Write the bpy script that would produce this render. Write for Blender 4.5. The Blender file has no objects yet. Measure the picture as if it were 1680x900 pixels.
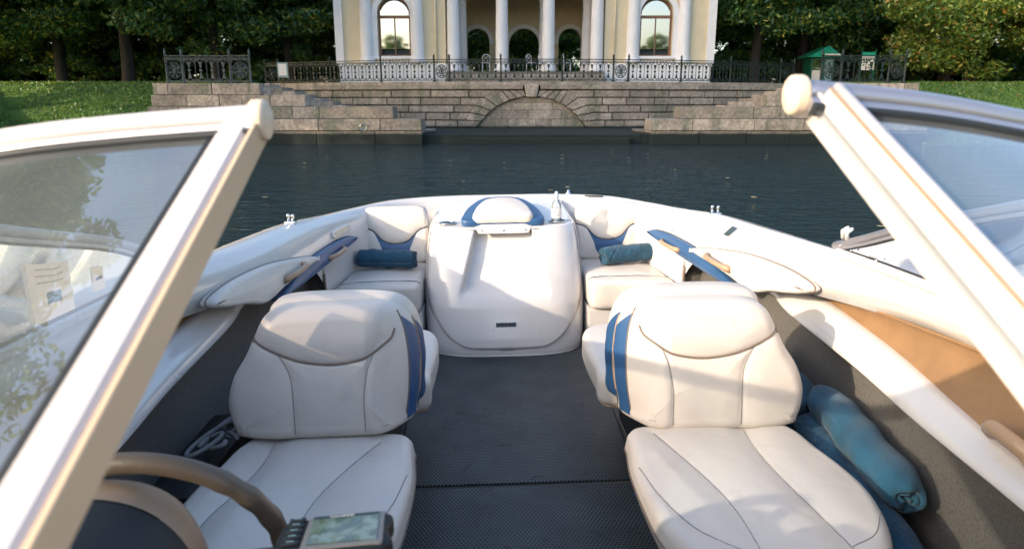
import bpy, bmesh, math, random
import numpy as np
from mathutils import Vector, Matrix
from mathutils.bvhtree import BVHTree
R = math.radians
random.seed(7)
rng = np.random.default_rng(7)
scn = bpy.context.scene
col = scn.collection

# ------------------------------------------------------------------ camera, sky, sun, exposure
cam_d = bpy.data.cameras.new('camera')
cam = bpy.data.objects.new('camera', cam_d)
col.objects.link(cam)
cam.location = (0, 0, 1.5)
cam.rotation_euler = (R(90 - 14.04), 0, 0)
cam_d.sensor_width = 36
cam_d.lens = 36 * 1140 / 1680
cam_d.clip_start = 0.02
cam_d.clip_end = 2000
cam_d.dof.use_dof = True
cam_d.dof.focus_distance = 4.2
cam_d.dof.aperture_fstop = 5.6
scn.camera = cam

SUN_EL = R(20)
TO_SUN = Vector((-0.85, -0.52, 0)).normalized()
SUN_DIR = Vector((TO_SUN.x * math.cos(SUN_EL), TO_SUN.y * math.cos(SUN_EL), math.sin(SUN_EL)))
world = bpy.data.worlds.new('World')
scn.world = world
world.use_nodes = True
wn = world.node_tree
bg = wn.nodes['Background']
sky = wn.nodes.new('ShaderNodeTexSky')
sky.sky_type = 'NISHITA'
sky.sun_disc = False
sky.sun_elevation = SUN_EL
sky.sun_rotation = math.atan2(TO_SUN.x, TO_SUN.y)
sky.air_density = 1.0
sky.dust_density = 2.5
sky.ozone_density = 1.0
wn.links.new(sky.outputs[0], bg.inputs[0])
bg.inputs[1].default_value = 0.15
sun_d = bpy.data.lights.new('sun', 'SUN')
sun_d.energy = 2.0
sun_d.angle = R(0.6)
sun_d.color = (1.0, 0.80, 0.60)
sun = bpy.data.objects.new('sun', sun_d)
col.objects.link(sun)
sun.rotation_euler = SUN_DIR.to_track_quat('Z', 'Y').to_euler()
scn.view_settings.view_transform = 'Standard'
scn.view_settings.look = 'None'
scn.view_settings.exposure = 1.65
scn.view_settings.gamma = 1.0
scn.cycles.max_bounces = 8
scn.cycles.transparent_max_bounces = 12

# ------------------------------------------------------------------ helpers
def tag(o, label=None, cat=None, group=None, kind=None):
    if label: o['label'] = label
    if cat: o['category'] = cat
    if group: o['group'] = group
    if kind: o['kind'] = kind
    return o

def empty(name, loc=(0, 0, 0), rot=(0, 0, 0), parent=None):
    o = bpy.data.objects.new(name, None)
    col.objects.link(o)
    o.location = loc
    o.rotation_euler = rot
    o.empty_display_size = 0.1
    if parent: o.parent = parent
    return o

def link_bm(name, bm, m, parent=None, smooth=False, recalc=True):
    if recalc: bmesh.ops.recalc_face_normals(bm, faces=bm.faces)
    me = bpy.data.meshes.new(name)
    bm.to_mesh(me)
    bm.free()
    return link_me(name, me, m, parent, smooth)

def link_me(name, me, m, parent=None, smooth=False):
    if smooth: me.polygons.foreach_set('use_smooth', [True] * len(me.polygons))
    if not isinstance(m, (list, tuple)): m = [m]
    for k in m:
        me.materials.append(k)
    o = bpy.data.objects.new(name, me)
    col.objects.link(o)
    if parent: o.parent = parent
    return o

def pydata(name, V, Fc, m, parent=None, smooth=False, recalc=True):
    me = bpy.data.meshes.new(name)
    me.from_pydata([tuple(v) for v in V], [], [tuple(f) for f in Fc])
    if recalc:
        bm = bmesh.new(); bm.from_mesh(me)
        bmesh.ops.recalc_face_normals(bm, faces=bm.faces)
        bm.to_mesh(me); bm.free()
    return link_me(name, me, m, parent, smooth)

def inst(o, parent=None, loc=None, rot=None, scale=None):
    c = o.copy()
    col.objects.link(c)
    c.parent = parent
    if loc is not None: c.location = loc
    if rot is not None: c.rotation_euler = rot
    if scale is not None: c.scale = scale
    return c

def bx(bm, x0, x1, y0, y1, z0, z1):
    vs = [bm.verts.new(p) for p in ((x0, y0, z0), (x1, y0, z0), (x1, y1, z0), (x0, y1, z0), (x0, y0, z1), (x1, y0, z1), (x1, y1, z1), (x0, y1, z1))]
    for f in ((3, 2, 1, 0), (4, 5, 6, 7), (0, 1, 5, 4), (1, 2, 6, 5), (2, 3, 7, 6), (3, 0, 4, 7)):
        bm.faces.new([vs[i] for i in f])
    return vs

def box(name, x0, x1, y0, y1, z0, z1, m, parent=None, bevel=0):
    bm = bmesh.new()
    bx(bm, x0, x1, y0, y1, z0, z1)
    if bevel:
        bmesh.ops.bevel(bm, geom=list(bm.edges), offset=bevel, segments=2, affect='EDGES', profile=0.7)
    return link_bm(name, bm, m, parent)

def catmull(P, n, closed=False):
    P = np.asarray(P, float)
    N = len(P)
    if closed:
        Q = np.vstack([P[-1:], P, P[:2]]); segs = N
    else:
        Q = np.vstack([2 * P[0] - P[1], P, 2 * P[-1] - P[-2]]); segs = N - 1
    out = []
    T = np.linspace(0, segs, segs * 16 + 1)
    for t in T:
        i = min(int(t), segs - 1); f = t - i
        a, b, c, d = Q[i], Q[i + 1], Q[i + 2], Q[i + 3]
        out.append(0.5 * ((2 * b) + (c - a) * f + (2 * a - 5 * b + 4 * c - d) * f * f + (3 * b - 3 * c + d - a) * f ** 3))
    return resample(np.array(out), n, closed)

def resample(P, n, closed=False):
    P = np.asarray(P, float)
    if closed and np.linalg.norm(P[0] - P[-1]) > 1e-9: P = np.vstack([P, P[:1]])
    s = np.concatenate([[0], np.cumsum(np.linalg.norm(np.diff(P, axis=0), axis=1))])
    t = np.linspace(0, s[-1], n + 1)[:-1] if closed else np.linspace(0, s[-1], n)
    return np.stack([np.interp(t, s, P[:, k]) for k in range(P.shape[1])], 1)

def tube_geo(P, r, seg=8, cap=True, squash=None):
    P = np.asarray(P, float); n = len(P)
    rr = np.full(n, r) if np.isscalar(r) else np.asarray(r)
    T = np.gradient(P, axis=0); T /= np.maximum(np.linalg.norm(T, axis=1)[:, None], 1e-12)
    a = np.array([0, 0, 1.]) if abs(T[0][2]) < .9 else np.array([1., 0, 0])
    V = []; u = np.cross(T[0], a); u /= np.linalg.norm(u)
    for i in range(n):
        u = u - T[i] * np.dot(u, T[i]); u /= np.linalg.norm(u); w = np.cross(T[i], u)
        for k in range(seg):
            q = 2 * math.pi * k / seg
            V.append(P[i] + rr[i] * (math.cos(q) * u + math.sin(q) * w * (squash or 1)))
    Fc = [(i * seg + k, i * seg + (k + 1) % seg, (i + 1) * seg + (k + 1) % seg, (i + 1) * seg + k) for i in range(n - 1) for k in range(seg)]
    if cap:
        Fc += [tuple(range(seg))[::-1], tuple((n - 1) * seg + k for k in range(seg))]
    return V, Fc

def tube(name, P, r, m, parent=None, seg=8, squash=None, cap=True):
    V, Fc = tube_geo(P, r, seg, cap, squash)
    return pydata(name, V, Fc, m, parent, smooth=True)

def merge(parts):
    V = []; Fc = []
    for v, f in parts:
        o = len(V); V += list(v); Fc += [tuple(i + o for i in q) for q in f]
    return V, Fc

def grid_geo(A, closed=False):
    A = np.asarray(A); n, m = A.shape[:2]
    V = A.reshape(-1, 3)
    mm = m if closed else m - 1
    return V, [(i * m + j, i * m + (j + 1) % m, (i + 1) * m + (j + 1) % m, (i + 1) * m + j) for i in range(n - 1) for j in range(mm)]

def loft(name, stations, m, parent=None, n=80, smooth=True, closed=False, lin=False):
    """stations: list of cross sections (same number of points); spline along"""
    S = np.asarray(stations, float)
    cols = [(resample(S[:, k], n) if lin else spl(S[:, k], n)) for k in range(S.shape[1])]
    A = np.stack(cols, 1)
    V, Fc = grid_geo(A, closed)
    return pydata(name, V, Fc, m, parent, smooth)

def spl(P, n):   # catmull sampled uniformly in parameter (keeps columns aligned)
    P = np.asarray(P, float); N = len(P)
    Q = np.vstack([2 * P[0] - P[1], P, 2 * P[-1] - P[-2]])
    out = []
    for t in np.linspace(0, N - 1, n):
        i = min(int(t), N - 2); f = t - i
        a, b, c, d = Q[i:i + 4]
        out.append(0.5 * ((2 * b) + (c - a) * f + (2 * a - 5 * b + 4 * c - d) * f * f + (3 * b - 3 * c + d - a) * f ** 3))
    return np.array(out)

def lathe_geo(prof, seg=24, c=(0, 0, 0)):
    V = []; n = len(prof)
    for r_, z_ in prof:
        for k in range(seg):
            q = 2 * math.pi * k / seg
            V.append((c[0] + r_ * math.cos(q), c[1] + r_ * math.sin(q), c[2] + z_))
    Fc = [(i * seg + k, i * seg + (k + 1) % seg, (i + 1) * seg + (k + 1) % seg, (i + 1) * seg + k) for i in range(n - 1) for k in range(seg)]
    Fc += [tuple(range(seg))[::-1], tuple((n - 1) * seg + k for k in range(seg))]
    return V, Fc

# ------------------------------------------------------------------ materials
def mat(name, c, rough=0.5, metal=0.0, var=0.0, vscale=3.0, bump=0.0, bscale=60.0, coat=0.0, c2=None, spec=0.5, stretch=None, sub=0, bdist=0.002, island=0.0, sheen=0, detail=4):
    m = bpy.data.materials.new(name); m.use_nodes = True
    nt = m.node_tree; b = nt.nodes['Principled BSDF']
    b.inputs['Roughness'].default_value = rough
    b.inputs['Metallic'].default_value = metal
    b.inputs['Coat Weight'].default_value = coat
    b.inputs['Coat Roughness'].default_value = 0.06
    b.inputs['Specular IOR Level'].default_value = spec
    if sheen:
        b.inputs['Sheen Weight'].default_value = sheen
        b.inputs['Sheen Roughness'].default_value = 0.4
    b.inputs['Base Color'].default_value = (*c, 1)
    tc = nt.nodes.new('ShaderNodeTexCoord')
    vec = tc.outputs['Object']
    if stretch:
        mp = nt.nodes.new('ShaderNodeMapping'); mp.inputs['Scale'].default_value = stretch
        nt.links.new(vec, mp.inputs[0]); vec = mp.outputs[0]
    last = None
    if var or c2:
        n = nt.nodes.new('ShaderNodeTexNoise'); n.inputs['Scale'].default_value = vscale; n.inputs['Detail'].default_value = detail + 2
        n.inputs['Roughness'].default_value = 0.6
        nt.links.new(vec, n.inputs['Vector'])
        rp = nt.nodes.new('ShaderNodeValToRGB')
        lo = c2 if c2 else tuple(max(0, x * (1 - var)) for x in c)
        hi = c if c2 else tuple(min(1, x * (1 + var)) for x in c)
        rp.color_ramp.elements[0].position = 0.33; rp.color_ramp.elements[0].color = (*lo, 1)
        rp.color_ramp.elements[1].position = 0.67; rp.color_ramp.elements[1].color = (*hi, 1)
        nt.links.new(n.outputs[0], rp.inputs[0])
        last = rp.outputs[0]
    if island:
        src = nt.nodes.new('ShaderNodeObjectInfo').outputs['Random']
        mr = nt.nodes.new('ShaderNodeMapRange'); mr.inputs['To Min'].default_value = 1 - island; mr.inputs['To Max'].default_value = 1 + island
        nt.links.new(src, mr.inputs[0])
        mx = nt.nodes.new('ShaderNodeVectorMath'); mx.operation = 'SCALE'
        if last: nt.links.new(last, mx.inputs[0])
        else: mx.inputs[0].default_value = c
        nt.links.new(mr.outputs[0], mx.inputs['Scale']); last = mx.outputs[0]
    if last: nt.links.new(last, b.inputs['Base Color'])
    if bump:
        n2 = nt.nodes.new('ShaderNodeTexNoise'); n2.inputs['Scale'].default_value = bscale; n2.inputs['Detail'].default_value = detail
        nt.links.new(vec, n2.inputs['Vector'])
        bp = nt.nodes.new('ShaderNodeBump'); bp.inputs['Strength'].default_value = bump; bp.inputs['Distance'].default_value = bdist
        nt.links.new(n2.outputs[0], bp.inputs['Height']); nt.links.new(bp.outputs[0], b.inputs['Normal'])
    return m

M = {}
M['gel'] = mat('white_gelcoat', (0.58, 0.56, 0.545), 0.22, coat=0.35, var=0.025, vscale=1.2)
M['vinyl'] = mat('cream_vinyl', (0.57, 0.53, 0.485), 0.42, var=0.05, vscale=2.5, bump=0.35, bscale=420, bdist=0.0012)
M['blue'] = mat('blue_vinyl', (0.022, 0.075, 0.185), 0.40, var=0.08, bump=0.3, bscale=420, bdist=0.0012)
M['pipe'] = mat('taupe_piping', (0.16, 0.125, 0.10), 0.45)
M['stitch'] = mat('grey_stitching', (0.20, 0.18, 0.17), 0.7)
M['darkpipe'] = mat('dark_piping', (0.03, 0.035, 0.05), 0.5)
M['carpet'] = mat('dark_grey_carpet', (0.085, 0.080, 0.072), 0.95, var=0.35, vscale=140, bump=0.9, bscale=350, bdist=0.004, sheen=0.2)
M['tanpanel'] = mat('tan_panel', (0.235, 0.135, 0.062), 0.6, var=0.12, vscale=7, bump=0.6, bscale=160)
M['tan'] = mat('tan_plastic', (0.33, 0.22, 0.14), 0.38, var=0.04, bump=0.15, bscale=300)
M['wheel'] = mat('taupe_wheel', (0.115, 0.085, 0.062), 0.36, var=0.1, vscale=9, bump=0.2, bscale=200)
M['black'] = mat('black_plastic', (0.008, 0.009, 0.009), 0.6, bump=0.1, bscale=200)
M['alu'] = mat('brushed_aluminium', (0.42, 0.42, 0.46), 0.34, metal=0.8, var=0.04, vscale=8, bump=0.06, bscale=40)
M['aluw'] = mat('matt_anodised_frame', (0.58, 0.55, 0.54), 0.36, metal=0.15, var=0.03, vscale=6)
M['cap'] = mat('cream_plastic_cap', (0.62, 0.52, 0.40), 0.45)
M['liner'] = mat('bounce_warmed_tan_liner', (0.56, 0.42, 0.28), 0.5)  # tan, with the warm bounce on the left post mixed into the colour
M['chrome'] = mat('chrome', (0.75, 0.75, 0.76), 0.12, metal=1.0)
M['rubber'] = mat('black_gasket', (0.012, 0.016, 0.02), 0.6)
M['towel'] = mat('blue_towel', (0.012, 0.062, 0.110), 0.95, var=0.25, vscale=14, bump=1.0, bscale=260, bdist=0.004, sheen=0.12)
M['iron'] = mat('dark_green_cast_iron', (0.010, 0.022, 0.021), 0.55, var=0.3, vscale=6)
M['irongrey'] = mat('weathered_cast_iron', (0.055, 0.075, 0.078), 0.6, var=0.4, vscale=9)
M['plaster'] = mat('cream_yellow_plaster', (0.66, 0.555, 0.385), 0.85, var=0.05, vscale=1.5, bump=0.2, bscale=30)
M['white'] = mat('white_painted_stucco', (0.76, 0.74, 0.76), 0.7, var=0.05, vscale=1.6, bump=0.15, bscale=20)
M['woodf'] = mat('brown_window_wood', (0.20, 0.10, 0.06), 0.5)
M['paper'] = mat('white_paper', (0.75, 0.70, 0.68), 0.8)
M['ink'] = mat('dark_print', (0.03, 0.05, 0.06), 0.6)
M['bluegrey'] = mat('bluegrey_print', (0.22, 0.32, 0.34), 0.6)
M['rope'] = mat('grey_rope', (0.22, 0.23, 0.24), 0.85, bump=1, bscale=300, bdist=0.004)
M['kroof'] = mat('green_kiosk_roof', (0.02, 0.36, 0.25), 0.45)
M['kgreen'] = mat('dark_green_paint', (0.01, 0.10, 0.07), 0.5)
M['steel'] = mat('stainless_steel', (0.6, 0.6, 0.6), 0.22, metal=1.0)
M['bark'] = mat('tree_bark', (0.028, 0.024, 0.020), 0.95, var=0.35, vscale=3, stretch=(3, 3, .6), bump=1, bscale=9, bdist=0.05)

def stone_mat(name, c, dirt, dark_below=None):
    m = mat(name, c, 0.85, var=0.22, vscale=1.3, bump=0.6, bscale=14, bdist=0.02, island=0.22)
    nt = m.node_tree; b = nt.nodes['Principled BSDF']
    src = b.inputs['Base Color'].links[0].from_socket
    geo = nt.nodes.new('ShaderNodeNewGeometry')
    # vertical streaks of lichen and grime
    mp = nt.nodes.new('ShaderNodeMapping'); mp.inputs['Scale'].default_value = (1.6, 1.6, 0.35)
    nt.links.new(geo.outputs['Position'], mp.inputs[0])
    n = nt.nodes.new('ShaderNodeTexNoise'); n.inputs['Scale'].default_value = 1.1; n.inputs['Detail'].default_value = 6
    nt.links.new(mp.outputs[0], n.inputs['Vector'])
    rp = nt.nodes.new('ShaderNodeValToRGB'); rp.color_ramp.elements[0].position = 0.5; rp.color_ramp.elements[1].position = 0.68
    nt.links.new(n.outputs[0], rp.inputs[0])
    mx = nt.nodes.new('ShaderNodeMixRGB'); mx.inputs[2].default_value = (*dirt, 1)
    nt.links.new(rp.outputs[0], mx.inputs[0]); nt.links.new(src, mx.inputs[1])
    # fine speckle of granite
    n3 = nt.nodes.new('ShaderNodeTexNoise'); n3.inputs['Scale'].default_value = 9; n3.inputs['Detail'].default_value = 8
    nt.links.new(geo.outputs['Position'], n3.inputs['Vector'])
    r3 = nt.nodes.new('ShaderNodeMapRange'); r3.inputs['From Min'].default_value = .3; r3.inputs['From Max'].default_value = .7; r3.inputs['To Min'].default_value = .65; r3.inputs['To Max'].default_value = 1.3
    nt.links.new(n3.outputs[0], r3.inputs[0])
    vm = nt.nodes.new('ShaderNodeVectorMath'); vm.operation = 'SCALE'
    nt.links.new(mx.outputs[0], vm.inputs[0]); nt.links.new(r3.outputs[0], vm.inputs['Scale'])
    # algae tide mark
    sp = nt.nodes.new('ShaderNodeSeparateXYZ'); nt.links.new(geo.outputs['Position'], sp.inputs[0])
    mr = nt.nodes.new('ShaderNodeMapRange'); mr.inputs['From Min'].default_value = 0.27; mr.inputs['From Max'].default_value = 0.40; mr.inputs['To Min'].default_value = 1; mr.inputs['To Max'].default_value = 0
    ad = nt.nodes.new('ShaderNodeMath'); ad.operation = 'MULTIPLY_ADD'; ad.inputs[1].default_value = .12; nt.links.new(n.outputs[0], ad.inputs[0]); nt.links.new(sp.outputs[2], ad.inputs[2])
    nt.links.new(ad.outputs[0], mr.inputs[0])
    m2 = nt.nodes.new('ShaderNodeMixRGB'); m2.inputs[2].default_value = (0.010, 0.018, 0.015, 1)
    nt.links.new(mr.outputs[0], m2.inputs[0]); nt.links.new(vm.outputs[0], m2.inputs[1])
    nt.links.new(m2.outputs[0], b.inputs['Base Color'])
    return m
M['granite'] = stone_mat('pink_grey_granite', (0.34, 0.285, 0.235), (0.19, 0.19, 0.14))
M['mortar'] = mat('recessed_mortar', (0.03, 0.028, 0.025), 0.95)
M['paving'] = mat('terrace_paving', (0.15, 0.14, 0.12), 0.9, var=0.25, vscale=1)

def wear(m, amount=.25, scale=7):
    nt = m.node_tree; b = nt.nodes['Principled BSDF']; N = nt.nodes.new; L = nt.links.new
    tc = N('ShaderNodeTexCoord'); n = N('ShaderNodeTexNoise'); n.inputs['Scale'].default_value = scale; n.inputs['Detail'].default_value = 10; n.inputs['Roughness'].default_value = .7; L(tc.outputs['Object'], n.inputs[0])
    mr = N('ShaderNodeMapRange'); mr.inputs['From Min'].default_value = .35; mr.inputs['From Max'].default_value = .7; r0 = b.inputs['Roughness'].default_value; mr.inputs['To Min'].default_value = r0 * .7; mr.inputs['To Max'].default_value = r0 + amount
    L(n.outputs[0], mr.inputs[0]); L(mr.outputs[0], b.inputs['Roughness'])
    n2 = N('ShaderNodeTexNoise'); n2.inputs['Scale'].default_value = scale * 3; n2.inputs['Detail'].default_value = 8; L(tc.outputs['Object'], n2.inputs[0])
    m2 = N('ShaderNodeMapRange'); m2.inputs['From Min'].default_value = .60; m2.inputs['From Max'].default_value = .78; m2.inputs['To Min'].default_value = 1; m2.inputs['To Max'].default_value = .90; L(n2.outputs[0], m2.inputs[0])
    v = N('ShaderNodeVectorMath'); v.operation = 'SCALE'; L(b.inputs['Base Color'].links[0].from_socket, v.inputs[0]); L(m2.outputs[0], v.inputs['Scale']); L(v.outputs[0], b.inputs['Base Color'])
wear(M['gel'], .07); wear(M['vinyl'], .10, 5); wear(M['aluw'], .06, 9)
def wrinkle(m, scale, dist, st=(1, 1, 1)):
    nt = m.node_tree; b = nt.nodes['Principled BSDF']; N = nt.nodes.new; L = nt.links.new
    tc = N('ShaderNodeTexCoord'); mp = N('ShaderNodeMapping'); mp.inputs['Scale'].default_value = st; L(tc.outputs['Object'], mp.inputs[0])
    n = N('ShaderNodeTexNoise'); n.inputs['Scale'].default_value = scale; n.inputs['Detail'].default_value = 3; n.inputs['Distortion'].default_value = 1.5; L(mp.outputs[0], n.inputs[0])
    bp = N('ShaderNodeBump'); bp.inputs['Distance'].default_value = dist; bp.inputs['Strength'].default_value = .7; L(n.outputs[0], bp.inputs['Height'])
    L(b.inputs['Normal'].links[0].from_socket, bp.inputs['Normal']); L(bp.outputs[0], b.inputs['Normal'])
wrinkle(M['vinyl'], 7, .0035); wrinkle(M['blue'], 7, .003); wrinkle(M['towel'], 16, .03, (1, .5, 1)); wrinkle(M['plaster'], 1.2, .03)
def mat_rubber_mat():
    """honeycomb rubber matting: two interleaved rectangular lattices give hexagonal holes"""
    m = mat('honeycomb_rubber', (0.05, 0.055, 0.057), 0.55)
    nt = m.node_tree; b = nt.nodes['Principled BSDF']
    N = nt.nodes.new; L = nt.links.new
    tc = N('ShaderNodeTexCoord')
    px, py = 0.0150, 0.0150 * 0.866 * 2
    def lattice(ox, oy):
        a = N('ShaderNodeVectorMath'); a.operation = 'MULTIPLY_ADD'; a.inputs[1].default_value = (1 / px, 1 / py, 0); a.inputs[2].default_value = (ox, oy, 0)
        L(tc.outputs['Object'], a.inputs[0])
        f = N('ShaderNodeVectorMath'); f.operation = 'FRACTION'; L(a.outputs[0], f.inputs[0])
        s = N('ShaderNodeVectorMath'); s.operation = 'MULTIPLY_ADD'; s.inputs[1].default_value = (1, py / px, 0); s.inputs[2].default_value = (-.5, -.5 * py / px, 0)
        L(f.outputs[0], s.inputs[0])
        l = N('ShaderNodeVectorMath'); l.operation = 'LENGTH'; L(s.outputs[0], l.inputs[0])
        return l.outputs['Value']
    mn = N('ShaderNodeMath'); mn.operation = 'MINIMUM'
    L(lattice(0, 0), mn.inputs[0]); L(lattice(.5, .5), mn.inputs[1])
    rp = N('ShaderNodeMapRange'); rp.inputs['From Min'].default_value = 0.37; rp.inputs['From Max'].default_value = 0.42
    L(mn.outputs[0], rp.inputs[0])
    ns = N('ShaderNodeTexNoise'); ns.inputs['Scale'].default_value = 5; ns.inputs['Detail'].default_value = 7; L(tc.outputs['Object'], ns.inputs[0])
    r2 = N('ShaderNodeValToRGB'); r2.color_ramp.elements[0].position = .32; r2.color_ramp.elements[0].color = (0.055, 0.070, 0.073, 1); r2.color_ramp.elements[1].position = .6; r2.color_ramp.elements[1].color = (0.10, 0.125, 0.13, 1)
    L(ns.outputs[0], r2.inputs[0])
    mx = N('ShaderNodeMixRGB'); mx.inputs[1].default_value = (0.0025, 0.003, 0.0035, 1)
    n4 = N('ShaderNodeTexNoise'); n4.inputs['Scale'].default_value = 11; n4.inputs['Detail'].default_value = 3; n4.inputs['Distortion'].default_value = 2; L(tc.outputs['Object'], n4.inputs[0])
    r4 = N('ShaderNodeMapRange'); r4.inputs['From Min'].default_value = .62; r4.inputs['From Max'].default_value = .70; r4.inputs['To Min'].default_value = 1; r4.inputs['To Max'].default_value = .35; L(n4.outputs[0], r4.inputs[0])
    v4 = N('ShaderNodeVectorMath'); v4.operation = 'SCALE'; L(r2.outputs[0], v4.inputs[0]); L(r4.outputs[0], v4.inputs['Scale'])
    L(rp.outputs[0], mx.inputs[0]); L(v4.outputs[0], mx.inputs[2]); L(mx.outputs[0], b.inputs['Base Color'])
    bp = N('ShaderNodeBump'); bp.inputs['Distance'].default_value = .004; bp.inputs['Strength'].default_value = .8
    L(rp.outputs[0], bp.inputs['Height']); L(bp.outputs[0], b.inputs['Normal'])
    return m
M['mat'] = mat_rubber_mat()

def glass_mat(name, tint, refl, haze):
    m = bpy.data.materials.new(name); m.use_nodes = True
    nt = m.node_tree; nt.nodes.remove(nt.nodes['Principled BSDF']); out = nt.nodes['Material Output']
    N = nt.nodes.new; L = nt.links.new
    tr = N('ShaderNodeBsdfTransparent'); tr.inputs[0].default_value = (*tint, 1)
    gl = N('ShaderNodeBsdfGlossy'); gl.inputs['Roughness'].default_value = .02; gl.inputs[0].default_value = (.9, .95, 1, 1)
    df = N('ShaderNodeBsdfDiffuse'); df.inputs[0].default_value = (.7, .75, .75, 1)
    fr = N('ShaderNodeFresnel'); fr.inputs[0].default_value = 1.5
    ad = N('ShaderNodeMath'); ad.operation = 'ADD'; ad.inputs[1].default_value = refl; ad.use_clamp = True
    L(fr.outputs[0], ad.inputs[0])
    nz = N('ShaderNodeTexNoise'); nz.inputs['Scale'].default_value = 3; nz.inputs['Detail'].default_value = 8
    tc = N('ShaderNodeTexCoord'); L(tc.outputs['Object'], nz.inputs[0])
    mr = N('ShaderNodeMapRange'); mr.inputs['From Min'].default_value = .3; mr.inputs['From Max'].default_value = .7; mr.inputs['To Min'].default_value = haze * .4; mr.inputs['To Max'].default_value = haze * 1.5
    L(nz.outputs[0], mr.inputs[0])
    a = N('ShaderNodeMixShader'); L(mr.outputs[0], a.inputs[0]); L(tr.outputs[0], a.inputs[1]); L(df.outputs[0], a.inputs[2])
    b = N('ShaderNodeMixShader'); L(ad.outputs[0], b.inputs[0]); L(a.outputs[0], b.inputs[1]); L(gl.outputs[0], b.inputs[2])
    L(b.outputs[0], out.inputs[0])
    return m
M['glass'] = glass_mat('sky_hazed_windscreen_glass', (.62, .68, .68), .15, .13)  # pale diffuse layer whitens the pane for reflected sky and dust
M['sideglass'] = glass_mat('side_windscreen_glass', (.42, .40, .37), .03, .01)
M['pet'] = glass_mat('clear_bottle_plastic', (.93, .96, .97), .04, .30)
def window_mat():
    m = mat('dark_window_glass', (0.01, 0.015, 0.02), 0.03, spec=1.0)
    b = m.node_tree.nodes['Principled BSDF']; b.inputs['IOR'].default_value = 3.0
    return m
M['pane'] = window_mat()

def water_mat():
    m = bpy.data.materials.new('dark_river_water'); m.use_nodes = True
    nt = m.node_tree; b = nt.nodes['Principled BSDF']; N = nt.nodes.new; L = nt.links.new
    b.inputs['Base Color'].default_value = (0.004, 0.019, 0.022, 1)
    b.inputs['Roughness'].default_value = 0.04
    b.inputs['IOR'].default_value = 1.33
    geo = N('ShaderNodeNewGeometry')
    def nz(scale, st, detail=3):
        mp = N('ShaderNodeMapping'); mp.inputs['Scale'].default_value = st; L(geo.outputs['Position'], mp.inputs[0])
        n = N('ShaderNodeTexNoise'); n.inputs['Scale'].default_value = scale; n.inputs['Detail'].default_value = detail; n.inputs['Distortion'].default_value = .6; L(mp.outputs[0], n.inputs[0]); return n.outputs[0]
    def bump(h, dist, prev=None):
        bp = N('ShaderNodeBump'); bp.inputs['Strength'].default_value = 1; bp.inputs['Distance'].default_value = dist; L(h, bp.inputs['Height'])
        if prev: L(prev, bp.inputs['Normal'])
        return bp.outputs[0]
    p = bump(nz(1.1, (.8, 1.6, 1)), .26)
    p = bump(nz(4.2, (.7, 1.5, 1), 4), .19, p)
    p = bump(nz(13, (.8, 1.3, 1), 3), .040, p)
    L(p, b.inputs['Normal'])
    return m
M['water'] = water_mat()

def leaf_mat(name, ramp, trans=0.5):
    m = bpy.data.materials.new(name); m.use_nodes = True
    nt = m.node_tree; N = nt.nodes.new; L = nt.links.new
    nt.nodes.remove(nt.nodes['Principled BSDF']); out = nt.nodes['Material Output']
    geo = N('ShaderNodeNewGeometry')
    rp = N('ShaderNodeValToRGB'); rp.color_ramp.interpolation = 'LINEAR'
    els = rp.color_ramp.elements
    els[0].position = ramp[0][0]; els[0].color = (*ramp[0][1], 1)
    els[1].position = ramp[-1][0]; els[1].color = (*ramp[-1][1], 1)
    for p_, c_ in ramp[1:-1]:
        e = els.new(p_); e.color = (*c_, 1)
    L(geo.outputs['Random Per Island'], rp.inputs[0])
    d = N('ShaderNodeBsdfDiffuse'); t = N('ShaderNodeBsdfTranslucent'); g = N('ShaderNodeBsdfGlossy'); g.inputs['Roughness'].default_value = .45; g.inputs[0].default_value = (.7, .8, .75, 1)
    L(rp.outputs[0], d.inputs[0])
    sc = N('ShaderNodeVectorMath'); sc.operation = 'MULTIPLY'; sc.inputs[1].default_value = (1.3, 1.25, .5); L(rp.outputs[0], sc.inputs[0]); L(sc.outputs[0], t.inputs[0])
    a = N('ShaderNodeMixShader'); a.inputs[0].default_value = trans; L(d.outputs[0], a.inputs[1]); L(t.outputs[0], a.inputs[2])
    b = N('ShaderNodeMixShader'); b.inputs[0].default_value = .05; L(a.outputs[0], b.inputs[1]); L(g.outputs[0], b.inputs[2])
    L(b.outputs[0], out.inputs[0])
    return m
M['leafdark'] = leaf_mat('dark_leaves', [(0, (.035, .115, .068)), (.5, (.08, .19, .080)), (.82, (.17, .27, .07)), (.94, (.40, .40, .08))])  # yellow end of the ramp imitates backlit leaves
M['leafgold'] = leaf_mat('turning_leaves', [(0, (.040, .105, .028)), (.5, (.13, .22, .045)), (.88, (.28, .33, .06)), (.96, (.36, .20, .05)), (.99, (.42, .17, .05))], .3)
M['stickerp'] = leaf_mat('sticker_paper', [(0, (.85, .78, .76)), (1, (.85, .78, .76))], .55)
M['stickerp'].node_tree.nodes['Vector Math'].inputs[1].default_value = (1.05, 1.05, 1.08)
M['grass'] = mat('lawn', (0.11, 0.20, 0.025), 0.95, c2=(0.045, 0.11, 0.018), vscale=0.9, bump=1, bscale=6, bdist=0.15, detail=8)
M['grassblade'] = leaf_mat('grass_blades', [(0, (.05, .12, .022)), (.6, (.10, .19, .03)), (.95, (.17, .21, .035)), (1, (.24, .17, .05))], .3)

# ------------------------------------------------------------------ water, ground, banks
ZW = -0.15
XC = 0.95
wt = pydata('water', [(-300, -300, ZW), (300, -300, ZW), (300, 120, ZW), (-300, 120, ZW)], [(0, 1, 2, 3)], M['water'], recalc=False)
tag(wt, 'dark green rippled river water around the boat', kind='structure')

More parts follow.
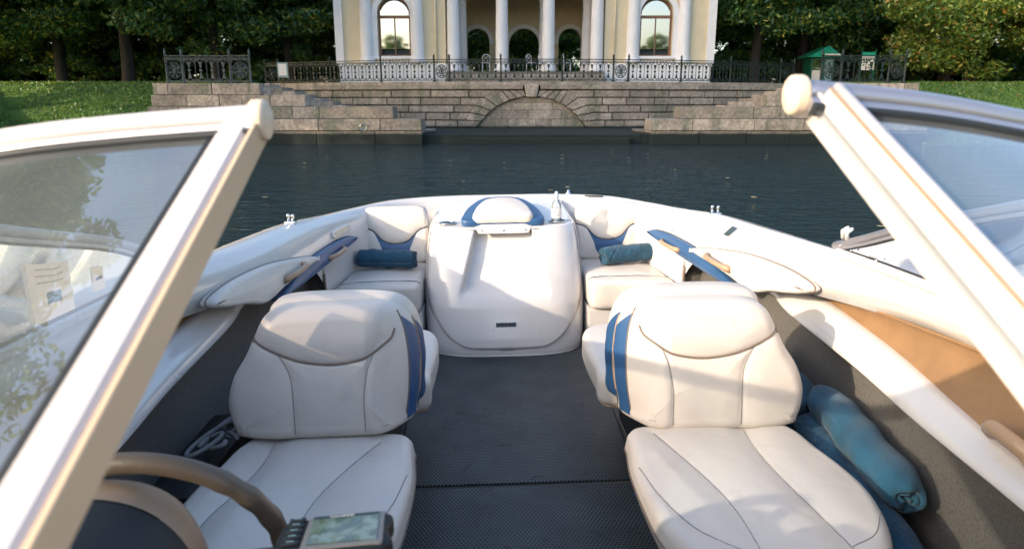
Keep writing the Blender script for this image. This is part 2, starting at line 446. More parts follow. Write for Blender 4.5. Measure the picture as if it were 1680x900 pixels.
def wall_y(x): return 35.0 + 0.02 * (x - XC) ** 2
def smooth(t): t = np.clip(t, 0, 1); return t * t * (3 - 2 * t)
def ground_h(x, y):
    ax = abs(x - XC)
    if ax < 14.9:
        d = (y - wall_y(x) - 1.2)
        if d > 0: return 2.36
        if ax > 14.0 and y > 30.8: return 2.1
        return -1.2
    d = max(y - 26.9, (-17.5 - x) if y > -28 else 0, (x - 27) if y > -28 else 0, -30 - y)
    if d < 0: return max(-1.2, -.15 + .3 * d)
    return -.15 + 2.45 * float(smooth(d / 7.5)) + (0.004 * max(0, d - 8))
xs = np.concatenate([np.linspace(-900, -60, 12), np.linspace(-55, -20, 28), np.linspace(-19, 21, 161)[1:], np.linspace(22, 55, 26), np.linspace(60, 900, 12)])
ys = np.concatenate([np.linspace(-900, -60, 10), np.linspace(-50, 20, 40), np.linspace(21, 50, 90), np.linspace(53, 80, 12), np.linspace(100, 1200, 12)])
GA = np.array([[(x, y, ground_h(x, y)) for x in xs] for y in ys])
V, Fc = grid_geo(GA)
tag(pydata('ground', V, Fc, M['grass'], smooth=True), 'grassy river banks and park ground', kind='structure')

# grass tufts on the two visible banks
V = []; Fc = []
for side in (-1, 1):
    for _ in range(15000):
        x = XC + side * random.uniform(14.9, 34); y = random.uniform(27.2, 36)
        z = ground_h(x, y); h = random.uniform(.04, .13); a = random.uniform(0, 6.28); w = random.uniform(.03, .07)
        dx, dy = math.cos(a) * w, math.sin(a) * w
        i = len(V)
        V += [(x - dx, y - dy, z - .01), (x + dx, y + dy, z - .01), (x + random.uniform(-.05, .05), y + random.uniform(-.05, .05), z + h)]
        Fc.append((i, i + 1, i + 2))
tag(pydata('grass', V, Fc, M['grassblade'], recalc=False), 'short lawn grass with fallen leaves on the banks', 'grass', kind='stuff')

# ------------------------------------------------------------------ embankment
def wall_map(x, h, z, y0=35.0): return (x, wall_y(x) - 35 + y0 - h, z)

def stone_bm(poly, h, mapf, inset=.028, back=.15):
    """poly: convex 2D polygon (x,z); chamfered block standing h proud of the wall plane"""
    P = np.array(poly, float); c = P.mean(0)
    # subdivide long stones so they follow the curve
    Pin = []
    n = len(P)
    for i in range(n):
        a, b, d = P[i - 1], P[i], P[(i + 1) % n]
        e1 = (b - a) / np.linalg.norm(b - a); e2 = (d - b) / np.linalg.norm(d - b)
        bis = (e2 - e1); L_ = np.linalg.norm(bis)
        if L_ < 1e-3:
            nn = np.array([-e1[1], e1[0]]); q = b + nn * inset
            if np.linalg.norm(q - c) > np.linalg.norm(b - c): q = b - nn * inset
        else:
            s = math.sqrt(max(1e-6, (1 - float(np.dot(e1, e2))) / 2)); s = max(s, .35)
            q = b + bis / L_ * inset / s
        Pin.append(q)
    V = [mapf(p[0], -back, p[1]) for p in P] + [mapf(p[0], h - inset, p[1]) for p in P] + [mapf(p[0], h, p[1]) for p in Pin]
    Fc = [tuple(range(2 * n, 3 * n))]
    for i in range(n):
        j = (i + 1) % n
        Fc += [(i, j, n + j, n + i), (n + i, n + j, 2 * n + j, 2 * n + i)]
    return V, Fc

def stone(poly, h, mapf, parent, name='stone', **k):
    V, Fc = stone_bm(poly, h, mapf, **k)
    return pydata(name, V, Fc, M['granite'], parent)

GAP = .042
emb = empty('embankment_wall', (XC, 35, 0))
tag(emb, 'curved granite embankment wall with blind arch facing the boat', 'wall')
def P_(par): return Matrix.Translation(-Vector(par.location))
def fix(o, par):      # mesh was made in world coordinates
    o.matrix_parent_inverse = par.matrix_basis.inverted()
    return o
# backing of the wall (dark joints show between the stones)
bk = []
for x in np.linspace(XC - 14.5, XC + 14.5, 60):
    bk.append([wall_map(x, .0, -1.2), wall_map(x, .0, 2.2)])
V, Fc = grid_geo(np.array(bk)); fix(pydata('wall_backing', V, Fc, M['mortar'], emb), emb)
lev = [.185, .55, .92, 1.27, 1.64, 2.0, 2.10]
S_ = 1 / 3.36 * .0302
bend = [x * S_ for x in (335, 315, 295, 262, 215, 0)]          # distance of each course's bend from the arch centre
arcp = [(305, 700), (275, 655), (245, 622), (205, 590), (165, 565)]
zof = lambda yy: 1.27 - (yy / 3.36 - 175) * .0297 + .0
Ra = 3.15; zca = .185 - (Ra - 1.52)
def arc_pt(ang): return (Ra * math.sin(ang), zca + Ra * math.cos(ang))
a0 = math.acos((.185 - zca) / Ra)
AA = np.linspace(a0, 0.0, 10)        # arch angles, springing to crown
bend = [2.95, 2.92, 2.74, 2.50, 2.10, 1.72, 1.30, .86, .42]
for sx in (-1, 1):
    # courses bent down into the arch ring
    for i in range(5):
        z0, z1 = lev[i] + GAP / 2, lev[i + 1] - GAP / 2
        a, b = AA[i], AA[i + 1]
        pa = np.array(arc_pt(a)); pb = np.array(arc_pt(b))
        xb0 = [2.72, 3.22, 3.02, 2.70, 2.28][i]; xb1 = [3.22, 3.02, 2.70, 2.28, 1.80][i]
        if i == 0: pts = [(xb0 + .02, z0), (xb0 + .9, z0), (xb0 + .9, z1), (xb1, z1), tuple(pb + (.005, .01))]
        else:
            off = GAP * .6
            pts = [tuple(pa + (.0, off)), (xb0 + .0, z0), (xb0 + .75, z0), (xb0 + .75, z1), (xb1 + .0, z1), tuple(pb + (0, -off * .3))]
        poly = [(XC + sx * p[0], p[1]) for p in pts]
        # two blocks: leg of the bend and its level run
        if i == 0: legs = [[pts[0], (xb0 + .9, z0), (xb0 + .9, z1), pts[3], pts[4]]]
        else: legs = [[pts[0], pts[1], pts[4], pts[5]], [pts[1], pts[2], pts[3], pts[4]]]
        for L_ in legs:
            q = [(XC + sx * p[0], p[1]) for p in L_]
            if sx < 0: q = q[::-1]
            fix(stone(q, .24 + random.uniform(-.012, .012), wall_map, emb), emb)
        # the rest of the course
        x = (xb0 + .9 if i == 0 else xb0 + .75) + GAP
        while x < 14.4:
            w = random.uniform(1.1, 2.3) if i else random.uniform(.9, 1.7)
            x2 = min(x + w, 14.5)
            q = [(XC + sx * x, z0), (XC + sx * x2, z0), (XC + sx * x2, z1), (XC + sx * x, z1)]
            if sx < 0: q = q[::-1]
            fix(stone(q, .24 + random.uniform(-.015, .015), wall_map, emb), emb)
            x = x2 + GAP
    # upper fan of voussoirs
    tops = [1.80, 1.44, 1.10, .78, .46, .0]
    for k in range(5, 9):
        a, b = AA[k], AA[k + 1]
        if k == 8: b = .085
        pa = np.array(arc_pt(a)); pb = np.array(arc_pt(b))
        xo, xi = tops[k - 5], tops[k - 4]
        if k == 8: xi = .36
        g = .020
        q = [tuple(pa + (-g, 0)), (xo - g, 2.0 - GAP), (xi + g, 2.0 - GAP), tuple(pb + (g, 0))]
        q = [(XC + sx * p[0], p[1]) for p in q]
        if sx > 0: q = q[::-1]
        fix(stone(q, .25 + random.uniform(-.012, .012), wall_map, emb), emb)
# keystone
kq = [(XC - .26, arc_pt(.08)[1] - .03), (XC + .26, arc_pt(.08)[1] - .03), (XC + .36, 2.24), (XC - .36, 2.24)]
fix(stone(kq, .36, wall_map, emb, 'keystone'), emb)
# blind infill inside the arch
def infill_x(z): return math.sqrt(max(0, Ra * Ra - (z - zca) ** 2)) - .01
zl = [.185, .62, 1.06, 1.40, 1.66]
for i in range(4):
    z0, z1 = zl[i] + .006, zl[i + 1] - .006
    cuts = sorted([random.uniform(-.3, .3) + c for c in np.linspace(-2.4, 2.4, [5, 5, 4, 3][i])[1:-1]])
    xb, xt = infill_x(z0), infill_x(z1)
    edges = [None] + [c for c in cuts if abs(c) < xt - .25] + [None]
    for a, b in zip(edges[:-1], edges[1:]):
        q = [(-xb if a is None else a + .006, z0), (xb if b is None else b - .006, z0), (xt if b is None else b - .006, z1), (-xt if a is None else a + .006, z1)]
        fix(stone([(XC + p[0], p[1]) for p in q], .035, wall_map, emb, inset=.008), emb)
# base course between the stair heads and the coping on top
for sx in (-1, 1):
    x = .42
    while x < 14.5:
        w = random.uniform(1.2, 2.4); x2 = min(x + w, 14.6)
        q = [(XC + sx * x, 2.02), (XC + sx * x2, 2.02), (XC + sx * x2, 2.24), (XC + sx * x, 2.24)]
        if sx < 0: q = q[::-1]
        fix(stone(q, .34, wall_map, emb, 'coping_stone', inset=.02), emb)
        x = x2 + .008
cp = []
for x in np.linspace(XC - 14.6, XC + 14.6, 60):
    cp.append([wall_map(x, .27, 2.242), wall_map(x, .27, 2.385), wall_map(x, -1.6, 2.388), wall_map(x, -1.6, 2.2)])
V, Fc = grid_geo(np.array(cp)); fix(pydata('kerb', V, Fc, M['granite'], emb), emb)

# landing stage and stairs
land = empty('landing_stage', (XC, 28, 0))
tag(land, 'low granite landing stage at the water below the blind arch', 'landing')
for x0, x1 in [(a, b) for a, b in zip(np.linspace(-5.6, 6.9, 8)[:-1], np.linspace(-5.6, 6.9, 8)[1:])]:
    fix(box('stone', x0 + .006, x1 - .006, 28.0, 35.6, -1, .19, M['granite'], land, .02), land)
fix(box('stone', -2.35, 4.6, 27.6, 27.99, -1, .06, M['granite'], land, .02), land)
for sx, nm in ((-1, 'left'), (1, 'right')):
    st = empty('stone_stairs', (XC + sx * 6.5, 30, 0))
    tag(st, 'worn granite steps behind the parapet %s of the arch' % nm, 'stairs', 'steps down to the landing')
    nst = 14
    for i in range(nst):
        xa = 4.2 + i * .5; xb = 11.9 if i == nst - 1 else xa + .52
        zt = .19 + (i + 1) * .14
        fix(box('step', XC + sx * xa if sx > 0 else XC - xb, XC + sx * xb if sx > 0 else XC - xa, 28.95, 30.4, -1, zt + .0, M['granite'], st, .012), st)

# stepped parapet piers with long blocks
def pier(name, rows, label, sgn):
    pr = empty(name, (XC + sgn * 9, 28, 0))
    tag(pr, label, 'pier')
    for (z0, z1, xin, xout, yf, yb, lens) in rows:
        x = xin
        L_ = list(lens)
        while x < xout - .05:
            w = L_.pop(0) if L_ else random.uniform(1.2, 2.6)
            x2 = min(x + w, xout)
            if xout - x2 < .5: x2 = xout
            a, b = XC + sgn * x, XC + sgn * x2
            a, b = min(a, b), max(a, b)
            o = box('block', a + .012, b - .012, yf + random.uniform(-.015, .015), yb, z0 + .010, z1 - .008, M['granite'], pr, .028)
            fix(o, pr)
            x = x2
        # dark joint backing
        a, b = sorted((XC + sgn * (xin + .03), XC + sgn * (xout - .03)))
        fix(box('joint_backing', a, b, yf + .05, yb - .03, z0 - .02, z1 - .04, M['mortar'], pr), pr)
    return pr
rowsL = [(-1.0, .36, 4.45, 15.2, 27.56, 28.9, ()), (.36, .81, 4.45, 15.2, 27.5, 28.9, (1.6, 2.4, 1.9)), (.81, 1.27, 5.6, 15.2, 27.9, 29.0, (2.9, 1.05, 1.2)),
         (1.27, 1.72, 9.1, 15.2, 28.25, 29.1, (1.4, 1.1, .9)), (1.72, 2.17, 10.95, 15.2, 28.5, 30.6, (1.9, 1.75))]
pier('granite_pier', rowsL, 'stepped granite parapet pier left of the landing, green lawn beside it', -1)
pier('granite_pier', rowsL, 'stepped granite parapet pier right of the landing, partly behind the windscreen', 1)
# mooring ring
bm = bmesh.new()
V, Fc = tube_geo([(.13 * math.cos(a), 0, .13 * math.sin(a)) for a in np.linspace(0, 2 * math.pi, 25)], .014, 8, False)
rg = pydata('mooring_ring', V, Fc, M['steel'], smooth=True); rg.location = (-5.75, 27.44, .50)
tag(rg, 'iron mooring ring hanging on the lowest granite block at left', 'ring')

# ------------------------------------------------------------------ cast iron fence
def merge_obj(name, parts, m, parent=None, smooth=False):
    V, Fc = merge(parts); return pydata(name, V, Fc, m, parent, smooth)
def bargeo(x0, x1, y0, y1, z0, z1):
    V = [(x0, y0, z0), (x1, y0, z0), (x1, y1, z0), (x0, y1, z0), (x0, y0, z1), (x1, y0, z1), (x1, y1, z1), (x0, y1, z1)]
    return V, [(3, 2, 1, 0), (4, 5, 6, 7), (0, 1, 5, 4), (1, 2, 6, 5), (2, 3, 7, 6), (3, 0, 4, 7)]
def strip(p, q, w=.022, d=.03):    # flat bar in the xz plane
    p = np.array(p); q = np.array(q); t = (q - p) / np.linalg.norm(q - p); n = np.array([-t[1], t[0]]) * w / 2
    pts = [p + n, p - n, q - n, q + n]
    V = [(a[0], -d / 2, a[1]) for a in pts] + [(a[0], d / 2, a[1]) for a in pts]
    return V, [(0, 1, 2, 3), (7, 6, 5, 4), (0, 4, 5, 1), (1, 5, 6, 2), (2, 6, 7, 3), (3, 7, 4, 0)]
HB, HT = .10, .90      # motif band
def motif_parts(w):
    a = w / 2 - .012; P = []
    P += [strip((-a, HB), (-a, HT), .016)]
    c = .10
    P += [strip((-a, HB + c), (-a + c, HB), .022), strip((a, HB + c), (a - c, HB), .022), strip((-a, HT - c), (-a + c, HT), .022), strip((a, HT - c), (a - c, HT), .022)]
    zc = (HB + HT) / 2
    # central ornament: two bars with an hourglass and disc between
    
    P += [strip((-a + c, HB), (-.06, HB + .09), .016), strip((a - c, HB), (.06, HB + .09), .016), strip((-a + c, HT), (-.06, HT - .09), .016), strip((a - c, HT), (.06, HT - .09), .016)]
    for s in (-1, 1):
        z1 = zc + s * .32
        V = [(-.075, -.012, z1), (.075, -.012, z1), (.018, -.012, zc + s * .09), (-.018, -.012, zc + s * .09), (-.075, .012, z1), (.075, .012, z1), (.018, .012, zc + s * .09), (-.018, .012, zc + s * .09)]
        P.append((V, [(0, 1, 2, 3), (7, 6, 5, 4), (0, 4, 5, 1), (1, 5, 6, 2), (2, 6, 7, 3), (3, 7, 4, 0)]))
    q = [(.06 * math.cos(t), .06 * math.sin(t)) for t in np.linspace(0, 2 * math.pi, 9)[:-1]]
    V = [(x, -.02, zc + z) for x, z in q] + [(x, .02, zc + z) for x, z in q]
    P.append((V, [tuple(range(8)), tuple(range(15, 7, -1))] + [(i, (i + 1) % 8, 8 + (i + 1) % 8, 8 + i) for i in range(8)]))
    return P
def ring_geo(r, w, zc, x=0):
    return tube_geo([(x + r * math.cos(a), 0, zc + r * math.sin(a)) for a in np.linspace(0, 2 * math.pi, 21)], w, 4, False)
def ornament_parts(w):
    zc = .5; P = [ring_geo(.31, .02, zc), ring_geo(.12, .028, zc), ring_geo(.20, .012, zc)]
    for k in range(8):
        a = k * math.pi / 4 + .39
        P.append(strip((.12 * math.cos(a), zc + .12 * math.sin(a)), (.30 * math.cos(a), zc + .30 * math.sin(a)), .02 if k % 2 else .035))
        P.append(ring_geo(.055, .012, zc + .255 * math.sin(a + .39), .255 * math.cos(a + .39)))
    for s in (-1, 1):
        P.append(ring_geo(.07, .014, zc + s * .40, -w / 2 + .1)); P.append(ring_geo(.07, .014, zc + s * .40, w / 2 - .1))
        P.append(strip((s * (w / 2 - .03), HB), (s * (w / 2 - .03), 1.0), .016))
    q = [(.06 * math.cos(t), .06 * math.sin(t) * 1.4) for t in np.linspace(0, 2 * math.pi, 9)[:-1]]
    V = [(x, -.03, zc + z) for x, z in q] + [(x, .03, zc + z) for x, z in q]
    P.append((V, [tuple(range(8)), tuple(range(15, 7, -1))] + [(i, (i + 1) % 8, 8 + (i + 1) % 8, 8 + i) for i in range(8)]))
    return P
def post_parts(h=1.2):
    prof = [(.075, 0), (.075, .05), (.045, .07), (.04, .12), (.036, h * .5), (.036, h - .14), (.055, h - .12), (.055, h - .08), (.03, h - .06), (.05, h - .02), (.055, h + .02), (.04, h + .06), (.012, h + .10), (.004, h + .16)]
    return [lathe_geo(prof, 10)]
mot_cache = {}
def fence(name, label, posts, ztop, m, yfun, orn=()):
    f = empty(name, (posts[0], yfun(posts[0]), ztop))
    tag(f, label, 'fence')
    for x in posts:
        if ('p', m.name) not in mot_cache:
            o = merge_obj('post', post_parts(), m, f, True); mot_cache[('p', m.name)] = o
        else: o = inst(mot_cache[('p', m.name)], f)
        o.matrix_parent_inverse = f.matrix_basis.inverted(); o.location = (x, yfun(x), ztop)
    for i, (a, b) in enumerate(zip(posts[:-1], posts[1:])):
        ya, yb = yfun(a), yfun(b); L_ = math.hypot(b - a, yb - ya); ang = math.atan2(yb - ya, b - a)
        rails = [bargeo(.03, L_ - .03, -.025, .025, HB - .035, HB), bargeo(.03, L_ - .03, -.02, .02, HT, HT + .03), bargeo(.03, L_ - .03, -.035, .035, 1.03, 1.07), bargeo(.03, L_ - .03, -.02, .02, .97, .985)]
        n = max(6, int(L_ / .10))
        dent = [strip((.03 + (L_ - .06) * (k + .5) / n, HT + .03), (.03 + (L_ - .06) * (k + .5) / n, .97), .035, .02) for k in range(n)]
        for g_ in rails:
            o = merge_obj('rail', [g_], m, f); o.matrix_parent_inverse = f.matrix_basis.inverted(); o.location = (a, ya, ztop); o.rotation_euler = (0, 0, ang)
        o = merge_obj('frieze_bars', dent, m, f); o['kind'] = 'stuff'; o.matrix_parent_inverse = f.matrix_basis.inverted(); o.location = (a, ya, ztop); o.rotation_euler = (0, 0, ang)
        if i in orn:
            key = ('o', m.name)
            if key not in mot_cache: o = merge_obj('ornament_panel', ornament_parts(.78), m, f); mot_cache[key] = o
            else: o = inst(mot_cache[key], f)
            o.matrix_parent_inverse = f.matrix_basis.inverted(); o.location = ((a + b) / 2, (ya + yb) / 2, ztop); o.rotation_euler = (0, 0, ang)
            o.scale = (L_ / .85, 1, 1)
        else:
            n = max(1, round(L_ / .43)); w = (L_ - .08) / n
            for k in range(n):
                key = ('m', m.name)
                if key not in mot_cache: o = merge_obj('baluster', motif_parts(.43), m, f); mot_cache[key] = o
                else: o = inst(mot_cache[key], f)
                t = (.04 + w * (k + .5)) / L_
                o.matrix_parent_inverse = f.matrix_basis.inverted(); o.location = (a + (b - a) * t, ya + (yb - ya) * t, ztop); o.rotation_euler = (0, 0, ang); o.scale = (w / .43, 1, 1)
    return f
off = [1.5, 4.03, 4.8, 7.55, 10.35, 13.5, 14.4]
posts = [XC - o for o in off[::-1]] + [XC + o for o in off]
fence('iron_fence', 'long dark cast iron fence with hourglass panels on the embankment before the pavilion', posts, 2.388, M['iron'], lambda x: wall_y(x) + .25, orn=(0, 4, 8, 12))
fence('iron_fence', 'weathered grey cast iron fence on the left granite pier', [XC - 14.75, XC - 14.1, XC - 12.2, XC - 11.4], 2.165, M['irongrey'], lambda x: 28.9, orn=(0, 2))
fence('iron_fence', 'cast iron fence on the right pier behind the windscreen top', [XC + 11.4, XC + 12.2, XC + 14.1, XC + 14.75], 2.165, M['iron'], lambda x: 28.9, orn=(0, 2))

# ------------------------------------------------------------------ pavilion
PX = .72; PY = 40.0
pav = empty('pavilion', (PX, PY, 2.36))
tag(pav, 'yellow classical pavilion with white columns and arched windows behind the iron fence', 'building')
def pv(o): return fix(o, pav)
def arch_wall(name, x0, x1, z0, z1, ax, aw, asill, aspring, y, depth, m, parent, n=16):
    """wall panel with one arched opening"""
    r = aw / 2
    arc = [(ax + r * math.cos(t), aspring + r * math.sin(t)) for t in np.linspace(0, math.pi, n + 1)]
    bm = bmesh.new()
    def V(x, z, yy): return bm.verts.new((x, yy, z))
    for yy in (y, y + depth):
        bm.faces.new([V(x0, z0, yy), V(ax - r, z0, yy), V(ax - r, z1, yy), V(x0, z1, yy)])
        bm.faces.new([V(ax + r, z0, yy), V(x1, z0, yy), V(x1, z1, yy), V(ax + r, z1, yy)])
        if asill > z0: bm.faces.new([V(ax - r, z0, yy), V(ax + r, z0, yy), V(ax + r, asill, yy), V(ax - r, asill, yy)])
        for a, b in zip(arc[:-1], arc[1:]):
            bm.faces.new([V(a[0], a[1], yy), V(a[0], z1, yy), V(b[0], z1, yy), V(b[0], b[1], yy)])
    ring = [(ax + r, asill)] + arc + [(ax - r, asill), (ax + r, asill)]
    for a, b in zip(ring[:-1], ring[1:]):
        if abs(a[0] - b[0]) + abs(a[1] - b[1]) > 1e-6:
            bm.faces.new([V(a[0], a[1], y), V(b[0], b[1], y), V(b[0], b[1], y + depth), V(a[0], a[1], y + depth)])
    bm.faces.new([V(x0, z0, y), V(x0, z1, y), V(x0, z1, y + depth), V(x0, z0, y + depth)])
    bm.faces.new([V(x1, z0, y), V(x1, z1, y), V(x1, z1, y + depth), V(x1, z0, y + depth)])
    bm.faces.new([V(x0, z1, y), V(x1, z1, y), V(x1, z1, y + depth), V(x0, z1, y + depth)])
    bmesh.ops.remove_doubles(bm, verts=bm.verts, dist=1e-4)
    return link_bm(name, bm, m, parent)
def column(x, y, z0, z1, r, m, parent, name='column'):
    g = []
    prof = [(r * 1.25, 0), (r * 1.25, .14), (r * 1.15, .18), (r * 1.18, .26), (r * 1.05, .32), (r, .40)]
    H = z1 - z0
    for t in np.linspace(.05, 1, 9): prof.append((r * (1 - .14 * t ** 1.6), .4 + (H - .95) * t))
    prof += [(r * .92, H - .52), (r * .92, H - .46), (r * .86, H - .44), (r * .86, H - .30), (r * 1.0, H - .26), (r * 1.12, H - .16), (r * 1.12, H - .15)]
    g.append(lathe_geo(prof, 28, (x, y, z0)))
    g.append(bargeo(x - r * 1.2, x + r * 1.2, y - r * 1.2, y + r * 1.2, z0 + H - .145, z1 - .003))
    V, Fc = merge(g)
    o = pydata(name, V, Fc, m, parent)
    for p in o.data.polygons: p.use_smooth = len(p.vertices) == 4 and abs(p.normal.z) < .9 and p.index < len(Fc) - 6
    return o
ZT = 8.3
for sx in (-1, 1):
    cx = PX + sx * 7.41
    a, b = sorted((PX + sx * 4.5, PX + sx * 10.5))
    pv(arch_wall('wing_wall', a, b, 3.46, ZT, cx, 1.86, 3.86, 6.02, PY, .6, M['plaster'], pav))
    # side walls and back of the wing
    for xx in (a, b):
        xx = xx + (0 if xx == a else -.4)
        pv(box('side_wall', xx, xx + .4, PY + .602, PY + 7.5, 2.3, ZT, M['plaster'], pav))
    pv(box('back_wall', a + .402, b - .402, PY + 7.1, PY + 7.5, 2.3, ZT, M['plaster'], pav))
    pv(box('plinth', a - .05, b + .05, PY - .30, PY + .9, 2.3, 3.457, M['white'], pav, .02))
    pv(box('plinth_moulding', a - .10, b + .10, PY - .36, PY - .303, 3.30, 3.44, M['white'], pav, .01))
    # window: frame, transom, mullion, panes
    w = empty('window', (0, 0, 0), parent=pav); fix(w, pav)
    def ww(o): o.parent = w; return o
    r = .93
    arcp = [(cx + (r + .16) * math.cos(t), 6.02 + (r + .16) * math.sin(t)) for t in np.linspace(0, math.pi, 21)]
    sur = []
    for rr_, yy in ((r + .003, PY - .10), (r + .36, PY - .10)): pass
    bm = bmesh.new()
    ins = [(cx + (r + .003) * math.cos(t), 6.02 + (r + .003) * math.sin(t)) for t in np.linspace(0, math.pi, 21)]
    out = [(cx + (r + .30) * math.cos(t), 6.02 + (r + .30) * math.sin(t)) for t in np.linspace(0, math.pi, 21)]
    for k in range(20):
        q = [ins[k], out[k], out[k + 1], ins[k + 1]]
        v0 = [bm.verts.new((p[0], PY - .09, p[1])) for p in q]; v1 = [bm.verts.new((p[0], PY - .003, p[1])) for p in q]
        bm.faces.new(v0)
        bm.faces.new([v0[1], v1[1], v1[2], v0[2]]); bm.faces.new([v0[0], v0[3], v1[3], v1[0]])
    for s in (-1, 1):
        xa, xb = sorted((cx + s * (r + .003), cx + s * (r + .30)))
        bx(bm, xa, xb, PY - .09, PY - .003, 3.86, 5.93)
        bx(bm, xa - .03, xb + .03, PY - .13, PY - .004, 5.932, 6.018)
    bx(bm, cx - r - .34, cx + r + .34, PY - .16, PY - .004, 3.72, 3.858)
    ww(link_bm('surround', bm, M['white'], w))
    ww(arch_wall('glass_backing', cx - 1.0, cx + 1.0, 3.8, 7.1, cx, 1.6, 3.95, 6.02, PY + .33, .06, M['woodf'], w))
    ww(box('transom', cx - r + .005, cx + r - .005, PY + .27, PY + .328, 5.84, 6.00, M['woodf'], w))
    ww(box('mullion', cx - .035, cx + .035, PY + .275, PY + .329, 3.87, 5.838, M['woodf'], w))
    for k, (xa, xb) in enumerate(((cx - .8, cx), (cx, cx + .8))):
        o = ww(box('pane', xa, xb, PY + .36, PY + .37, 3.9, 5.9, M['pane'], w))
        o.rotation_euler = (R(.5), 0, 0)
    rr = .82; V = [(cx, PY + .365, 5.95)] + [(cx + rr * math.cos(t), PY + .365, 5.95 + rr * math.sin(t)) for t in np.linspace(0, math.pi, 17)]
    ww(pydata('pane', V, [(0, i, i + 1) for i in range(1, 17)], M['pane'], w))
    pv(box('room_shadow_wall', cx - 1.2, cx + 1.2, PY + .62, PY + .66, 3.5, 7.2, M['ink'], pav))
    # small balusters under the window
    base = None
    for k in range(11):
        xx = cx - .92 + k * .184
        prof = [(.055, 0), (.055, .02), (.03, .04), (.05, .12), (.028, .2), (.045, .23)]
        if base is None:
            V, Fc = lathe_geo(prof, 8); base = pydata('window_baluster', V, Fc, M['white'], pav, True); base.location = (0, 0, 0); o = base
        else: o = inst(base, pav)
        fix(o, pav); o.location = (xx, PY - .22, 3.462)
    for dx in (6.1, 8.97):
        pv(column(PX + sx * dx, PY - .05, 3.46, ZT, .36, M['white'], pav))
    xa, xb = sorted((PX + sx * 10.3, PX + sx * 10.75))
    pv(box('pilaster', xa, xb, PY - .12, PY + .35, 3.46, ZT, M['white'], pav, .01))
    xa, xb = sorted((PX + sx * 4.502, PX + sx * 4.72)); xa2 = PX + sx * 4.9
    V, Fc = tube_geo([(PX + sx * 5.05, PY - .07, 2.5), (PX + sx * 5.05, PY - .07, ZT)], .05, 10)
    pv(pydata('downpipe', V, Fc, M['plaster'], pav, True))
    for dx in (4.06, 1.32):
        pv(column(PX + sx * dx, PY + .0, 3.03, ZT, .36, M['white'], pav))
    pv(column(PX + sx * 3.75, PY + 2.3, 3.03, 7.3, .33, M['plaster'] if 0 else M['white'], pav))
pv(column(PX + 1.15, PY + 2.9, 3.03, 7.3, .26, M['white'], pav))
# portico floor, steps, ceiling, back wall with arches
pv(box('portico_floor', PX - 4.44, PX + 4.44, PY - .65, PY + 9.4, 2.3, 3.027, M['paving'], pav))
for i in range(4):
    pv(box('step', PX - 4.44, PX + 4.44, PY - .65 - .32 * (i + 1), PY - .652 - .32 * i, 2.3, 3.027 - .145 * (i + 1), M['granite'], pav, .01))
pv(box('ceiling_beam', PX - 4.49, PX + 4.49, PY + 1.9, PY + 2.9, 7.3, 8.29, M['plaster'], pav))
pv(box('ceiling', PX - 4.49, PX + 4.49, PY + .41, PY + 7.5, 8.1, 8.295, M['plaster'], pav))
for ax, hw, aw in ((-3.05, 1.40, 1.6), (0.05, 1.68, 2.0), (3.1, 1.35, 1.5)):
    x0 = PX + ax - hw; x1 = PX + ax + hw
    zz = 5.15
    pv(arch_wall('portico_back_wall', x0, x1, 3.03, 8.1, PX + ax, aw, 3.03, zz - (aw - 1.6) / 2, PY + 6.9, .5, M['plaster'], pav))
    bm = bmesh.new(); r = aw / 2; z_s = zz - (aw - 1.6) / 2
    for k in range(16):
        t0, t1 = math.pi * k / 16, math.pi * (k + 1) / 16
        q = [(PX + ax + rr * math.cos(t), z_s + rr * math.sin(t)) for rr, t in ((r + .01, t0), (r + .25, t0), (r + .25, t1), (r + .01, t1))]
        v0 = [bm.verts.new((p[0], PY + 6.82, p[1])) for p in q]; v1 = [bm.verts.new((p[0], PY + 6.898, p[1])) for p in q]
        bm.faces.new(v0); bm.faces.new([v0[1], v1[1], v1[2], v0[2]]); bm.faces.new([v0[0], v0[3], v1[3], v1[0]])
    for s in (-1, 1):
        xa, xb = sorted((PX + ax + s * (r + .01), PX + ax + s * (r + .3))); bx(bm, xa, xb, PY + 6.8, PY + 6.897, z_s - .16, z_s - .003)
    pv(link_bm('arch_moulding', bm, M['white'], pav))
pv(box('frieze', PX - 10.8, PX + 10.8, PY - .42, PY + .40, ZT + .003, ZT + .9, M['white'], pav, .01))
pv(box('cornice', PX - 11.1, PX + 11.1, PY - .75, PY + 7.8, ZT + .903, ZT + 1.2, M['white'], pav, .03))
bm = bmesh.new()
rv = [bm.verts.new(p) for p in ((PX - 11, PY - .6, ZT + 1.2), (PX + 11, PY - .6, ZT + 1.2), (PX + 11, PY + 7.7, ZT + 1.2), (PX - 11, PY + 7.7, ZT + 1.2), (PX - 7, PY + 3.5, ZT + 3), (PX + 7, PY + 3.5, ZT + 3))]
for f in ((0, 1, 5, 4), (1, 2, 5), (2, 3, 4, 5), (3, 0, 4)): bm.faces.new([rv[i] for i in f])
pv(link_bm('roof', bm, M['kgreen'], pav))

pav.scale = (.965, 1, 1)
